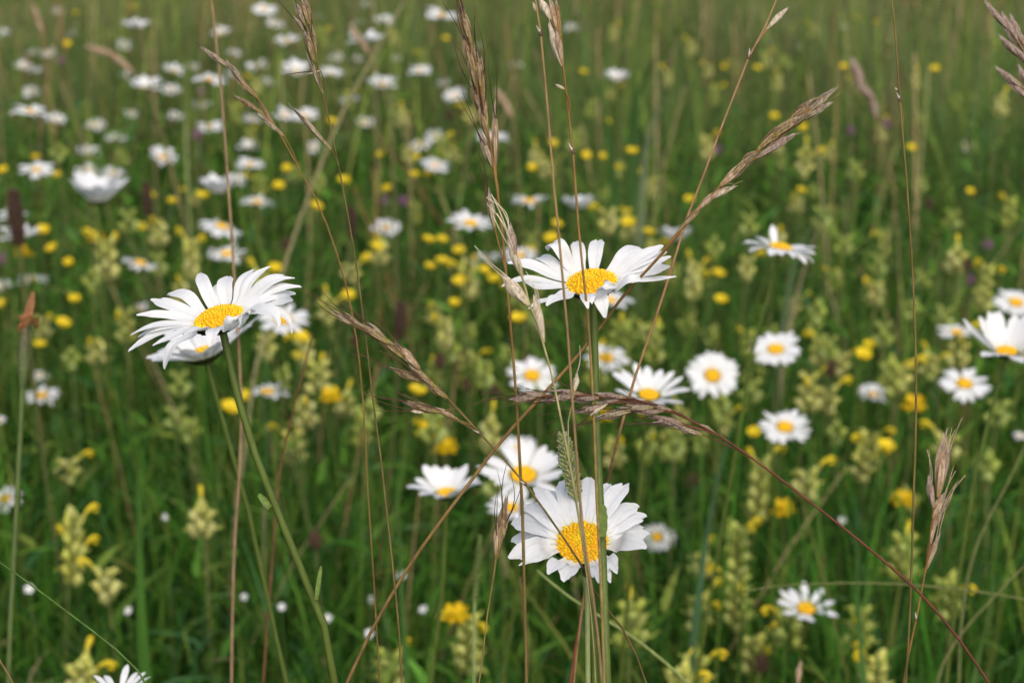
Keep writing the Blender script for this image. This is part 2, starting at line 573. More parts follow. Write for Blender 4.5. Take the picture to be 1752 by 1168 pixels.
def daisy(label, cen, axis, R, stem_pts=None, specs=None, gen=None, detail=2, seed=0, stem_r=0.0012, leaves=(), group=None, pxy=None, phrase=None, name="daisy", twist=0.0):
    """A whole daisy plant. specs: hand placed petals; gen: dict for a regular ring."""
    r = random.Random(seed)
    X, Y, A = head_basis(axis)
    under = cen - A * R * 0.5
    path = stem_pts if stem_pts is not None else stem_to_ground(under, A, r)
    base = np.array(path[-1])
    root = empty(name, base, label, "daisy", group)
    if phrase:
        later(root, phrase, *pxy)
    ns = 44 if detail == 2 else 12
    sp = spline(path, ns)
    mb = MB()
    mb.tube(sp, [stem_r * 0.95, stem_r, stem_r * 1.1, stem_r * 1.25], [(0.080, 0.115, 0.017), (0.088, 0.115, 0.018), (0.060, 0.088, 0.015)], 16 if detail == 2 else 5, 0.07 if detail == 2 else 0)
    mb.build("stem", M_STEM, root, base)
    for (p, d, l, w, curl) in leaves:
        lm = MB()
        side = norm(np.cross(d, -FWD))
        n_ = norm(np.cross(side, d))
        rows, cols = [], []
        for t in np.linspace(0, 1, 9):
            c_ = p + norm(d) * l * t + n_ * curl * l * t * t
            ww = w * (0.5 + 0.5 * math.sin(math.pi * min(1, t * 0.75 + 0.2))) * (1 if t < 0.95 else 0.45) * (1 + 0.10 * math.cos(t * 21))
            rows.append([c_ - side * ww / 2, c_ - n_ * w * 0.10, c_ + side * ww / 2])
            cols.append([(0.12, 0.18, 0.03)] * 3)
        lm.grid(np.array(rows), np.array(cols))
        lm.build("leaf", M_BRACT, root, base)
    head = involucre_mesh(cen, X, Y, A, R, detail >= 1, r).build("flower_head", M_BRACT, root, base)
    disc_mesh(cen, X, Y, A, R if detail == 2 else R * (0.9 if gen.get('elev', 12) < 30 else 0.8), {2: 180, 1: 70, 0: 0}[detail], 0.38 if detail else 0.36, r).build("disc", M_DISC, head, base)
    ring = MB()

    def add(mbp):
        if detail >= 1:
            mbp.build("petal", M_PETAL, head, base)

    if specs is not None:
        for (az, w, pts, *opt) in specs:
            a = math.radians(az)
            rad = math.cos(a) * X + math.sin(a) * Y
            sd = -math.sin(a) * X + math.cos(a) * Y
            b = cen + rad * R * 0.86 - A * R * 0.02
            mbp = MB()
            petal(mbp, [b, b + rad * R * 0.35 + A * R * 0.10] + [np.asarray(q) for q in pts], sd, A, w, r, cup=opt[0] if opt else 0.16, nu=14, nv=9, twist=twist * (max(0, math.cos(a)) + 0.35 * min(0, math.cos(a))))
            add(mbp)
    else:
        n = gen.get('n', 20)
        for i in range(n):
            az = 360.0 * (i + r.uniform(-0.28, 0.28)) / n + gen.get('rot', 0)
            if any(abs((az - m_ + 180) % 360 - 180) < h_ for (m_, h_) in gen.get('gaps', ())):
                continue
            a = math.radians(az)
            rad = math.cos(a) * X + math.sin(a) * Y
            sd = -math.sin(a) * X + math.cos(a) * Y
            e = gen.get('elev', 12) + r.gauss(0, gen.get('jit', 7))
            dr = gen.get('droop', 22) + r.gauss(0, 12)
            lf = 1.0
            for (m_, h_, e2, d2, *lx) in gen.get('special', ()):
                if abs((az - m_ + 180) % 360 - 180) < h_:
                    e, dr = e2 + r.gauss(0, 4), d2
                    lf = lx[0] if lx else 1.0
            L = gen['L'] * lf * r.uniform(0.86, 1.06)
            d1 = rad * math.cos(math.radians(e)) + A * math.sin(math.radians(e))
            d2_ = rad * math.cos(math.radians(e - dr)) + A * math.sin(math.radians(e - dr))
            b = cen + rad * R * 0.97 - A * R * 0.04
            p1 = b + d1 * L * 0.5
            p2 = p1 + norm(d1 + d2_) * L * 0.28
            p3 = p2 + d2_ * L * 0.25
            w = gen.get('w', 0.30) * gen['L'] * r.uniform(0.85, 1.15)
            tgt = MB() if detail >= 1 else ring
            petal(tgt, [b, p1, p2, p3], sd, A, w, r, nu=8 if detail else 5, nv=5 if detail else 3)
            if detail >= 1:
                add(tgt)
        if detail == 0 and ring.n:
            ring.build("petal_ring", M_PETAL, head, base)
    return root


# ---- the three sharp front daisies: petal tips read from the photograph, each at its own depth
D1 = 0.555


def hand_specs(cx, cy, d, axis, R, L, table):
    X, Y, A = head_basis(axis)
    cen = P(cx, cy, d)
    k = d / FPX
    out = []
    for (az, wpx, pts, *o) in table:
        a = math.radians(az)
        rad = math.cos(a) * X + math.sin(a) * Y
        b = cen + rad * R * 0.86
        dep_dir = np.dot(rad, FWD)
        q = []
        m = len(pts)
        for i, pt in enumerate(pts):
            if len(pt) == 3:
                q.append(P(pt[0], pt[1], d + pt[2] * 0.001))
                continue
            frac = (i + 1) / m
            db = np.dot(b - CAM, FWD)
            lat = P(pt[0], pt[1], db) - b
            lat = lat - FWD * np.dot(lat, FWD)
            rest = max(0.0, (L * frac) ** 2 - np.dot(lat, lat))
            dz = math.sqrt(rest) * (1 if dep_dir > 0 else -1)
            dz = np.clip(dz, -0.8 * L * frac, 0.8 * L * frac)
            q.append(P(pt[0], pt[1], db + dz))
        if m == 1:
            tip = q[0]
            mid = (b + tip) / 2 + A * (o[1] if len(o) > 1 else 0.0022)
            q = [mid, tip]
        out.append((az, wpx * k * (1.0 if cx > 1005 else 1.12), q, *(o[:1])))
    return cen, out


def front_daisies():
    k = D1 / FPX
    R = 44 * k
    L = 108 * k
    ax1 = cdir(-0.25, 0.89, 0.38)
    t1 = [(108, 21, [(340, 467)]), (94, 13, [(374, 485)]), (82, 25, [(392, 472)]), (62, 18, [(437, 460)]), (50, 17, [(464, 455)]),
          (38, 25, [(470, 478), (506, 476)]), (26, 20, [(482, 492), (518, 491)]), (16, 20, [(470, 505), (508, 502)]), (6, 20, [(468, 515), (502, 514)]),
          (-14, 22, [(450, 529, -10), (470, 536, -13), (477, 562, -15)]), (-3, 13, [(470, 529, -3), (492, 545, -5), (499, 573, -6)]),
          (130, 21, [(322, 507), (283, 505)]), (145, 25, [(300, 525), (257, 511)]), (160, 18, [(280, 538), (231, 539)]), (168, 12, [(300, 552), (281, 556)]),
          (178, 20, [(262, 557), (221, 575)]), (192, 20, [(270, 570), (217, 603)]), (203, 19, [(300, 573), (260, 592)]), (185, 14, [(270, 562), (235, 577)]),
          (228, 24, [(322, 577, -12), (296, 590, -16), (281, 633, -15)]), (243, 25, [(345, 560, -14), (329, 566, -20), (314, 573, -22)]),
          (266, 24, [(369, 562, -16), (363, 571, -21), (359, 596, -22)]),
          (292, 25, [(398, 561, -17), (396, 547, -20), (420, 537, -17)]), (318, 22, [(420, 550, -14), (423, 535, -16), (438, 534, -13)])]
    cen, sp = hand_specs(374, 545, D1, ax1, R, L, t1)
    A = norm(ax1)
    u = cen - A * R * 0.5
    st = [u, P(390, 600, D1 + .001), P(404, 668, D1 + .002), P(436, 775, D1 + .004), P(477, 880, D1 + .006), P(510, 962, D1 + .008), P(546, 1045, D1 + .010), P(567, 1115, D1 + .012), P(574, 1180, D1 + .014)]
    g = st[-1]
    st += [g + np.array([0.012, 0.01, -0.12]), g + np.array([0.02, 0.02, -0.35]), np.array([g[0] + 0.02, g[1] + 0.03, 0.0])]
    daisy("large sharp white daisy at left front, petals sweeping up and right, above another daisy", cen, ax1, R, st, sp, detail=2, seed=1, twist=0.38, stem_r=6.6 * k,
          leaves=((P(462, 868, D1 + .004), cdir(-0.65, 0.75, 0.1), 30 * k, 12 * k, -0.3), (P(541, 1025, D1 + .006), cdir(0.15, 1, 0.15), 58 * k, 8 * k, -0.15)))
    # centre
    ax2 = cdir(-0.14, 0.87, 0.44)
    t2 = [(82, 26, [(1026, 409)]), (107, 24, [(984, 413)]), (122, 28, [(957, 421), (938, 429)]), (138, 26, [(942, 448), (921, 440)]),
          (157, 26, [(904, 452), (866, 450)]), (178, 19, [(893, 477), (857, 491)]), (190, 22, [(925, 490), (898, 483)]),
          (224, 26, [(966, 507, -9), (945, 512, -12), (935, 524, -13)], 0.1), (208, 18, [(950, 510, -5), (922, 517, -8), (903, 529, -9)]),
          (262, 27, [(1006, 503, -15), (1006, 511, -19), (1008, 530, -20)], 0.05), (287, 25, [(1026, 506, -15), (1029, 515, -18), (1036, 546, -18)], 0.08),
          (303, 30, [(1034, 500, -17), (1031, 488, -20), (1056, 491, -18)], 0.1), (328, 28, [(1060, 490, -12), (1077, 477, -13), (1098, 479, -11)], 0.1),
          (-14, 13, [(1110, 478), (1160, 473)]), (0, 23, [(1105, 466), (1148, 456)]), (11, 22, [(1105, 455), (1150, 438)]),
          (27, 28, [(1098, 440), (1136, 419)]), (44, 28, [(1070, 434), (1098, 425)]), (19, 24, [(1098, 447), (1142, 430)]), (36, 24, [(1080, 440), (1115, 430)])]
    cen, sp = hand_specs(1012, 484, D1, ax2, R, L, t2)
    A = norm(ax2)
    u = cen - A * R * 0.5
    st = [u, P(1017, 560, D1 + .003), P(1019, 680, D1 + .002), P(1023, 780, D1), P(1029, 900, D1 - .012), P(1033, 1000, D1 - .022), P(1037, 1110, D1 - .03), P(1040, 1190, D1 - .03)]
    g = st[-1]
    st += [g + np.array([0.003, 0.0, -0.15]), np.array([g[0] + 0.01, g[1] + 0.02, 0.0])]
    daisy("large sharp white daisy at centre with straight green stem crossing the lower front daisy", cen, ax2, R, st, sp, detail=2, seed=2, twist=0.26, stem_r=6.6 * k,
          leaves=((P(1030, 918, D1 - .018), cdir(0.03, 1, 0.06), 54 * k, 17 * k, -0.03),))
    # lower
    D3 = 0.565
    k3 = D3 / FPX
    R3 = 45 * k3
    ax3 = cdir(-0.04, 0.70, 0.70)
    t3 = [(84, 28, [(1008, 815)]), (97, 26, [(986, 832)]), (111, 31, [(961, 821)]), (124, 31, [(938, 839)]), (133, 24, [(912, 832)]), (145, 30, [(897, 862)]),
          (160, 33, [(874, 893)]), (175, 31, [(873, 924)]), (188, 30, [(869, 955)]), (199, 28, [(884, 968)]), (236, 26, [(937, 983)]), (255, 30, [(963, 996)]),
          (284, 24, [(1024, 998)]), (309, 31, [(1056, 982)]), (297, 20, [(1044, 999)]), (-12, 33, [(1108, 938)]), (4, 32, [(1113, 910)]), (20, 28, [(1108, 881)]),
          (35, 26, [(1094, 863)]), (54, 31, [(1075, 824)]), (70, 28, [(1043, 826)])]
    cen, sp = hand_specs(996, 928, D3, ax3, R3, 128 * k3, t3)
    A = norm(ax3)
    u = cen - A * R3 * 0.5
    st = [u, P(1003, 985, D3 + .012), P(1010, 1040, D3 + .016), P(1016, 1120, D3 + .02), P(1018, 1190, D3 + .02)]
    g = st[-1]
    st += [g + np.array([0.0, 0.01, -0.15]), np.array([g[0] - 0.01, g[1] + 0.03, 0.0])]
    daisy("large sharp white daisy low in front, facing the viewer, crossed by grass culms", cen, ax3, R3, st, sp, detail=2, seed=3, stem_r=6.2 * k3)


# ---- all other daisies: (px, py, width px, aspect, lean right, options, label)
DAISIES = [
    # nearer ones, each with separate petals
    (349, 606, 184, .28, -.26, dict(elev=28, droop=16, n=18, w=.42, special=((4, 12, 36, 0, 1.35), (255, 60, 34, 12)), d=0.78), "white daisy half hidden under the big left front daisy"),
    (1722, 601, 132, .34, .0, dict(elev=52, droop=10, n=16, w=.34, special=((270, 60, 22, 16), (90, 60, 56, 6)), d=0.98), "cup shaped white daisy at the right edge on a leaning green stem"),
    (895, 812, 146, .58, .02, dict(elev=22, droop=10, n=22, w=.28, d=1.05), "white daisy directly behind the lower front daisy, upper left of it"),
    (887, 768, 66, .5, .0, dict(elev=20, n=18, d=1.6), "white daisy peeking up behind the one above the lower front daisy"),
    (874, 868, 82, .55, -.05, dict(elev=18, n=18, d=1.25), "small white daisy left of the lower front daisy behind an oat head"),
    (764, 838, 126, .30, -.04, dict(elev=34, droop=24, n=17, w=.38, d=1.0, jit=5, special=((90, 60, 46, 14),)), "shallow cup daisy on a straight stem left of the lower front daisy"),
    (1110, 675, 130, .46, .06, dict(elev=30, droop=6, n=17, w=.28, gaps=((255, 12),), d=1.0), "narrow petalled daisy behind the drooping purplish grass head"),
    (1125, 918, 64, .72, .05, dict(elev=6, n=16), "small daisy peeping out right of the lower front daisy"),
    (910, 642, 88, .70, .02, dict(elev=8, n=17, gaps=((290, 16),)), "round daisy left of the central daisy stem"),
    (1037, 612, 82, .60, .1, dict(elev=10, n=15), "daisy partly behind the central daisy's green stem"),
    (1042, 514, 84, .35, .05, dict(elev=12, n=16), "blurred daisy peeping out beneath the central front daisy"),
    (1219, 642, 90, .85, .02, dict(elev=14, n=22), "full round daisy right of the narrow petalled daisy"),
    (1327, 597, 90, .62, -.06, dict(elev=12, droop=30, n=22), "full daisy above and right of the full round daisy"),
    (1343, 730, 92, .62, .02, dict(elev=4, droop=10, n=18), "open daisy left of the yellow trefoil, above the lower right"),
    (1494, 674, 56, .55, .0, dict(elev=20, n=19), "small tidy daisy left of the yellow trefoil"),
    (1650, 656, 88, .62, .02, dict(elev=4, droop=14, n=18, gaps=((92, 7),)), "daisy just below and left of the cupped edge daisy"),
    (1636, 568, 68, .36, -.05, dict(elev=14, n=16, d=1.7), "half hidden flat daisy left of the cupped edge daisy"),
    (1738, 517, 78, .65, .05, dict(elev=10, droop=26, n=20), "full daisy above the cupped edge daisy at right"),
    (1335, 424, 132, .20, .16, dict(elev=8, droop=24, n=18, w=.38, special=((118, 10, 58, -10), (-20, 14, -6, 42)), d=1.05), "tilted daisy with one raised petal and one drooping petal"),
    (1380, 1040, 104, .52, .04, dict(elev=18, droop=4, n=11, w=.34, gaps=((310, 26),)), "sparse daisy with few narrow petals at lower right"),
    (203, 1180, 112, .34, .05, dict(elev=38, droop=26, n=13, w=.24, d=0.72), "daisy cut off by the bottom edge at left"),
    (485, 547, 92, .55, .08, dict(elev=10, n=18), "daisy behind the right petals of the big left daisy"),
    (458, 670, 80, .25, .05, dict(elev=8, n=14, special=((12, 20, 62, 0),)), "daisy with a single petal sticking up, right of the left front stem"),
    (72, 676, 62, .48, .0, dict(elev=4, n=13), "small daisy right of the dried bud at left"),
    (8, 852, 62, .60, .0, dict(elev=4, n=13), "daisy cut by the left edge, low down"),
    (388, 434, 70, .45, .0, dict(elev=6, n=15), "daisy above the big left daisy with yellow eye"),
    (240, 450, 68, .30, .28, dict(elev=6, n=11, gaps=((60, 15),)), "loose petalled tilted daisy above left of the big left daisy"),
    (380, 388, 78, .28, .38, dict(elev=-6, droop=20, n=17), "greyish daisy tilted away beside the reddish culm"),
    (375, 320, 66, .2, .0, dict(elev=56, n=16, w=.44), "white cup daisy left of the reddish culm"),
    (168, 330, 98, .24, .0, dict(elev=56, droop=22, n=15, w=.44, special=((270, 50, 40, 20),)), "goblet shaped white daisy with upright petals at left"),
    (805, 382, 78, .40, .12, dict(elev=16, n=18), "large blurred daisy above the central daisy's left side"),
    (906, 344, 68, .28, .05, dict(elev=14, n=14), "blurred daisy between the oat head and the grey culm"),
    (990, 350, 64, .16, .0, dict(elev=46, n=17, w=.44), "blurred white cup daisy behind the orange culm"),
    (1155, 404, 62, .16, .0, dict(elev=46, n=17, w=.44), "blurred cup daisy behind the slanting oat head's lower end"),
    (888, 437, 64, .50, .0, dict(elev=10, n=17), "daisy with yellow eye behind the pale oat spikelets"),
    (836, 441, 48, .32, .0, dict(elev=12, n=15), "small daisy left of the pale oat spikelets"),
    (660, 389, 56, .55, .0, dict(elev=6, n=16), "tidy round daisy left of the large blurred daisy"),
    (843, 236, 58, .34, .1, dict(elev=14, n=15), "daisy behind the lower part of the top oat head"),
    (745, 282, 56, .42, .2, dict(elev=8, n=12), "loose daisy beside an orange buttercup, left of the top oat head"),
    (440, 346, 60, .26, .08, dict(elev=8, n=15), "flat daisy right of the reddish culm"),
]
# farther ones: (px, py, width px, aspect, lean)
FAR = [(5, 57, 24, .4, 0), (98, 20, 24, .35, 0), (232, 44, 46, .3, .2), (212, 77, 30, .45, 0), (82, 91, 28, .4, 0), (55, 90, 22, .4, 0), (40, 114, 32, .35, 0),
       (62, 123, 24, .3, 0), (53, 157, 28, .55, 0), (52, 190, 64, .26, .3), (95, 207, 36, .5, .1), (163, 214, 34, .5, 0), (198, 235, 38, .35, 0), (152, 262, 38, .4, 0),
       (62, 290, 56, .5, .08), (149, 292, 40, .6, 0), (194, 297, 42, .5, .1), (278, 269, 46, .55, .25), (452, 15, 42, .5, 0), (470, 41, 30, .5, .1), (492, 71, 42, .45, 0),
       (380, 56, 32, .45, 0), (298, 121, 38, .35, .1), (332, 114, 26, .5, 0), (219, 131, 26, .4, 0), (250, 147, 52, .3, .2), (293, 153, 34, .4, 0), (358, 136, 58, .32, .12),
       (391, 130, 30, .4, .1), (440, 113, 36, .5, 0), (507, 120, 44, .5, 0), (567, 126, 38, .35, 0), (575, 99, 26, .5, 0), (455, 143, 26, .5, 0), (347, 178, 30, .35, 0),
       (300, 199, 26, .5, 0), (225, 193, 26, .4, 0), (358, 217, 44, .4, .1), (432, 203, 30, .4, 0), (488, 196, 48, .35, .05), (522, 199, 46, .4, -.05), (424, 252, 36, .4, 0),
       (535, 252, 28, .6, 0), (428, 281, 48, .45, -.1), (404, 309, 36, .45, .1), (22, 370, 54, .35, 0), (35, 403, 62, .35, 0), (598, 170, 30, .5, 0), (629, 8, 24, .4, 0),
       (658, 35, 34, .4, 0), (612, 40, 22, .4, 0), (626, 68, 60, .35, 0), (654, 144, 54, .4, 0), (718, 121, 40, .45, 0), (625, 210, 30, .55, 0), (745, 232, 34, .5, 0),
       (720, 247, 42, .4, -.2), (755, 26, 56, .28, .1), (777, 164, 38, .4, 0), (760, 141, 20, .6, 0), (885, 111, 30, .5, .2), (823, 81, 20, .5, 0), (1056, 132, 42, .35, 0),
       (980, 49, 30, .45, 0), (1368, 81, 20, .5, 0), (1652, 249, 30, .5, .1), (1445, 46, 16, .5, 0), (54, 477, 50, .35, .05), (5, 489, 30, .5, 0), (240, 528, 38, .35, .1),
       (68, 641, 28, .5, 0), (0, 718, 18, .6, 0), (675, 98, 24, .4, 0), (610, 100, 26, .4, 0), (545, 30, 22, .4, 0), (400, 90, 26, .4, 0), (120, 60, 22, .4, 0), (804, 448, 26, .5, 0), (1745, 745, 24, .4, 0)]
STEMS = {   # stems the photograph shows: pixel paths below the head
    349: [(354, 645), (372, 720), (402, 800), (432, 900), (455, 1010), (475, 1100), (492, 1180)],
    1722: [(1714, 640), (1694, 700), (1672, 790), (1655, 890), (1638, 1000), (1625, 1120)],
    764: [(762, 868), (761, 930), (756, 1020), (746, 1100), (736, 1180)],
    1335: [(1324, 450), (1308, 500), (1290, 570), (1280, 640)],
}


def other_daisies():
    for i, (px, py, w, asp, lean, op, label) in enumerate(DAISIES):
        place_daisy(px, py, w, asp, lean, dict(op), label, 100 + i, 1 if w >= 60 else 0)
    for i, (px, py, w, asp, lean) in enumerate(FAR):
        r = random.Random(300 + i)
        op = dict(elev=r.choice([2, 8, 14, 22, 32]), droop=r.choice([8, 18, 30]), jit=11, n=r.randint(12, 19))
        if r.random() < .45:
            op['gaps'] = ((r.uniform(0, 360), r.uniform(12, 26)),)
        place_daisy(px, py, w * 1.10, min(.75, asp + r.uniform(-.02, .14)), lean + r.uniform(-.15, .15), op, None, 300 + i, 0)


def place_daisy(px, py, w, asp, lean, op, label, seed, detail):
    D = 0.043
    d = op.pop('d', None) or FPX * D / w
    z = P(px, py, d)[2]
    if z > 0.62 and d > 1.2:
        d = depth_at_height(px, py, 0.60)
    elif z < 0.27:
        d = depth_at_height(px, py, 0.27)
    elev = op.get('elev', 12)
    reach = max(0.35, math.cos(math.radians(max(0, elev - op.get('droop', 20) * 0.35))))
    Dw = w * d / FPX
    # head radius R plus petal length L seen edge on give the width
    R = (0.165 if detail else 0.14) * Dw if elev < 35 else 0.17 * Dw
    L = (Dw / 2 - 0.86 * R) / reach
    op['L'] = L
    op.setdefault('n', 18)
    op.setdefault('w', 0.34 if detail else 0.44)
    op['rot'] = seed * 37 % 360
    axis = cdir(lean, math.sqrt(max(0.05, 1 - asp * asp)), asp)
    # the visible middle of a cup sits above its disc
    cy = py + (math.sin(math.radians(max(0, elev - 20))) * L * 0.40) * FPX / d if elev > 30 and py not in (601, 606, 590) else py
    cen = P(px, cy, d)
    X, Y, A = head_basis(axis)
    st = None
    if px in STEMS:
        st = [cen - A * R * 0.5] + [P(a, b, d + 0.004 * (j + 1)) for j, (a, b) in enumerate(STEMS[px])]
        g = st[-1]
        dirn = norm(st[-1] - st[-2])
        st += [g + dirn * 0.4 * g[2] * np.array([1, .3, 1]), np.array([g[0] + dirn[0] * 0.05, g[1] + 0.02, 0.0])]
        st = [q if q[2] >= 0 else np.array([q[0], q[1], 0.0]) for q in st]
    grp = "white daisies open across the meadow"
    kw = dict(group=grp)
    if label is None:
        kw.update(pxy=(px, py), phrase="blurred white daisy" if w > 30 else "tiny blurred daisy")
    daisy(label, cen, axis, R, st, None, op, detail, seed, stem_r=0.0011 if detail else 0.0013, **kw)


# ------------------------------------------------------------------ oat grasses
def glume(mb, b, t, w, face, r, tone):
    """Half rolled papery husk from b to t, keel towards face."""
    ax = t - b
    L = np.linalg.norm(ax)
    T = ax / L
    N = norm(face - T * np.dot(face, T))
    S = np.cross(T, N)
    nu, nv = 9, 6
    g = np.zeros((nu, nv, 3))
    c = np.zeros((nu, nv, 3))
    basec, midc, edge, tip = tone
    for i, u in enumerate(np.linspace(0, 1, nu)):
        ww = w * 0.78 * (math.sin(math.pi * min(1, 0.12 + u * 0.80)) ** 0.9) * (1 - 0.75 * max(0, u - 0.6) / 0.4)
        for j, v in enumerate(np.linspace(-1, 1, nv)):
            a = v * 1.35
            g[i, j] = b + ax * u + S * math.sin(a) * ww + N * (math.cos(a) - 0.25) * ww * 0.95
            k = abs(v) ** 1.5
            cc = midc * (1 - k) + edge * k
            cc = cc * (1 - max(0, 1 - u * 3)) + basec * max(0, 1 - u * 3)
            q = max(0, (u - 0.55) / 0.45)
            cc = cc * (1 - 0.75 * q) + tip * 0.75 * q
            c[i, j] = cc * r.uniform(0.85, 1.12)
    mb.grid(g, c)


def tones(kind):
    A = np.array
    return {'brown': (A([.27, .21, .05]), A([.125, .06, .02]), A([.37, .28, .15]), A([.44, .37, .28])),
            'silver': (A([.28, .23, .07]), A([.16, .095, .04]), A([.44, .37, .26]), A([.56, .50, .44])),
            'purple': (A([.24, .14, .07]), A([.12, .055, .035]), A([.40, .33, .25]), A([.55, .47, .42])),
            'cream': (A([.50, .40, .22]), A([.55, .45, .28]), A([.66, .58, .46]), A([.62, .50, .46])),
            'straw': (A([.33, .21, .09]), A([.30, .175, .085]), A([.50, .38, .26]), A([.52, .42, .34])),
            'pink': (A([.30, .2, .12]), A([.22, .13, .09]), A([.42, .33, .26]), A([.50, .41, .36]))}[kind]


def spikelet(root, base, b, t, w, tone, r, awn=0.0, awn_col=(0.05, 0.025, 0.015), awn_dir=None):
    T = norm(t - b)
    L = np.linalg.norm(t - b)
    side = norm(np.cross(T, -FWD))
    mb = MB()
    tn = tones(tone)
    f0 = -FWD
    glume(mb, b, b + T * L * 0.80 + side * w * 0.18, w * 0.72, norm(f0 + side * 1.3), r, tn)
    glume(mb, b, b + T * L * 0.92 - side * w * 0.12, w * 0.72, norm(f0 - side * 1.1), r, tn)
    glume(mb, b + T * L * 0.10 - f0 * w * 0.1, t, w * 0.78, f0 + side * r.uniform(-.5, .5), r, tn)
    glume(mb, b + T * L * 0.05 - f0 * w * 0.15, b + T * L * 0.9, w * 0.7, -f0 + side * 0.2, r, tn)
    if L > 0.008 and w > 0.0015:
        # a thin inner floret that pokes out at the open tip
        glume(mb, b + T * L * 0.35 + side * w * 0.1, t + T * L * 0.06 + side * w * 0.22, w * 0.34, f0 - side * 0.4, r, tn)
    o = mb.build("spikelet", M_HUSK, root, base)
    if awn > 0:
        am = MB()
        for k in range(2 if awn > 0.008 else 1):
            dd = norm((awn_dir if awn_dir is not None else T) + side * r.uniform(-.28, .28) + UP * r.uniform(-.06, .12))
            s = b + T * L * r.uniform(0.55, 0.9) + side * w * r.uniform(-.35, .35) - FWD * w * 0.3
            q = s + T * awn * 0.45 + side * r.uniform(-.1, .1) * awn
            am.tube(spline([s, q, q + dd * awn * 0.75], 8), [0.00016, 0.00012, 0.00005], [awn_col, awn_col, tuple(np.array(awn_col) * 2.2)], 4)
        am.build("awn", M_CULM, o, base)
    return o


def finish_path(pts, r, drift=0.02):
    """Carry a stalk on from the frame's edge down to the soil."""
    g = pts[-1]
    dirn = norm(pts[-1] - pts[-2])
    if g[2] < 0.02:
        return pts
    lat = np.array([dirn[0], dirn[1] * 0.3, 0]) * min(0.25, g[2] * 0.35)
    return pts + [g + lat * 0.45 + np.array([0, 0, -g[2] * 0.4]), np.array([g[0] + lat[0] * 0.75 + r.uniform(-drift, drift), g[1] + 0.02, 0.0])]


def oat(name, label, d, path, w_px, col, spk=(), tone='brown', awn=10, awn_col=(0.05, 0.025, 0.015), awn_dir=None, seed=0, branches=(), nodes=(), cat="grass", group="dry oat grass stalks", dlist=None):
    """A grass stalk: pixel path top to bottom at depth d, spikelets given base -> tip in pixels."""
    r = random.Random(900 + seed)
    k = d / FPX
    pts = []
    for i, q in enumerate(path):
        dd = d + (q[2] * 0.001 if len(q) > 2 else 0)
        pts.append(P(q[0], q[1], dd))
    pts = finish_path(pts, r)
    base = np.array(pts[-1])
    root = empty(name, base, label, cat, group)
    mb = MB()
    sp = spline(pts, 90)
    n = 90
    rad = np.interp(np.linspace(0, 1, n), [0, .15, 1], [w_px * k * 0.26, w_px * k * 0.40, w_px * k * 0.43])
    col = np.asarray(col, float) * (0.78 if tone != "cream" else 0.88) * np.array([0.94, 1.0, 0.74])
    mb.tube(sp, rad, col, 7)
    for br in branches:
        bp = spline([P(q[0], q[1], d + (q[2] * 0.001 if len(q) > 2 else 0)) for q in br], 10)
        mb.tube(bp, w_px * k * 0.28, col if col.ndim == 1 else col[0], 5)
    mb.build("culm", M_CULM, root, base)
    for (nx, ny) in nodes:
        i = int(np.argmin(np.linalg.norm(sp - P(nx, ny, d), axis=1)))
        nm = MB()
        T = norm(sp[min(i + 1, n - 1)] - sp[i - 1])
        nm.ball(sp[i], w_px * k * 0.62, np.array([0.16, 0.10, 0.06]), T, 1.6, 5, 7)
        s = norm(np.cross(T, -FWD))
        nm.tube([sp[i] - FWD * 0.0002, sp[i] + s * w_px * k * 0.9 - T * w_px * k * 2.2 - FWD * 0.0004], [w_px * k * 0.4, w_px * k * 0.08], (.6, .55, .48), 4)
        nm.build("node", M_HUSK, root, base)
    for j, s in enumerate(spk):
        bx, by, tx, ty, w = s[:5]
        tn = s[5] if len(s) > 5 else tone
        o1, o2 = r.uniform(-1.2, 1.2), r.uniform(-1.5, 1.5)
        b, t = P(bx, by, d + o1 * 0.001), P(tx, ty, d + o2 * 0.001)
        # a short pedicel joins each spikelet to its stalk
        i = int(np.argmin(np.linalg.norm(sp - b, axis=1)))
        i = min(n - 1, i + 1)
        dist = np.linalg.norm(sp[i] - b)
        so = spikelet(root, base, b, t, w * k, tn, r, awn * 0.001, awn_col, awn_dir)
        if dist > 0.0012 and dist < 0.03:
            pm = MB()
            pm.tube(spline([b, (b + sp[i]) / 2 + norm(b - t) * 0.001, sp[i]], 6), w_px * k * 0.2, col if col.ndim == 1 else col[0], 4)
            pm.build("pedicel", M_CULM, so, base)
    return root


C_RED, C_TAN, C_GREY, C_OLIVE, C_PALE, C_ORNG = (.25, .085, .045), (.36, .22, .12), (.26, .19, .12), (.15, .12, .045), (.42, .40, .18), (.33, .16, .065)


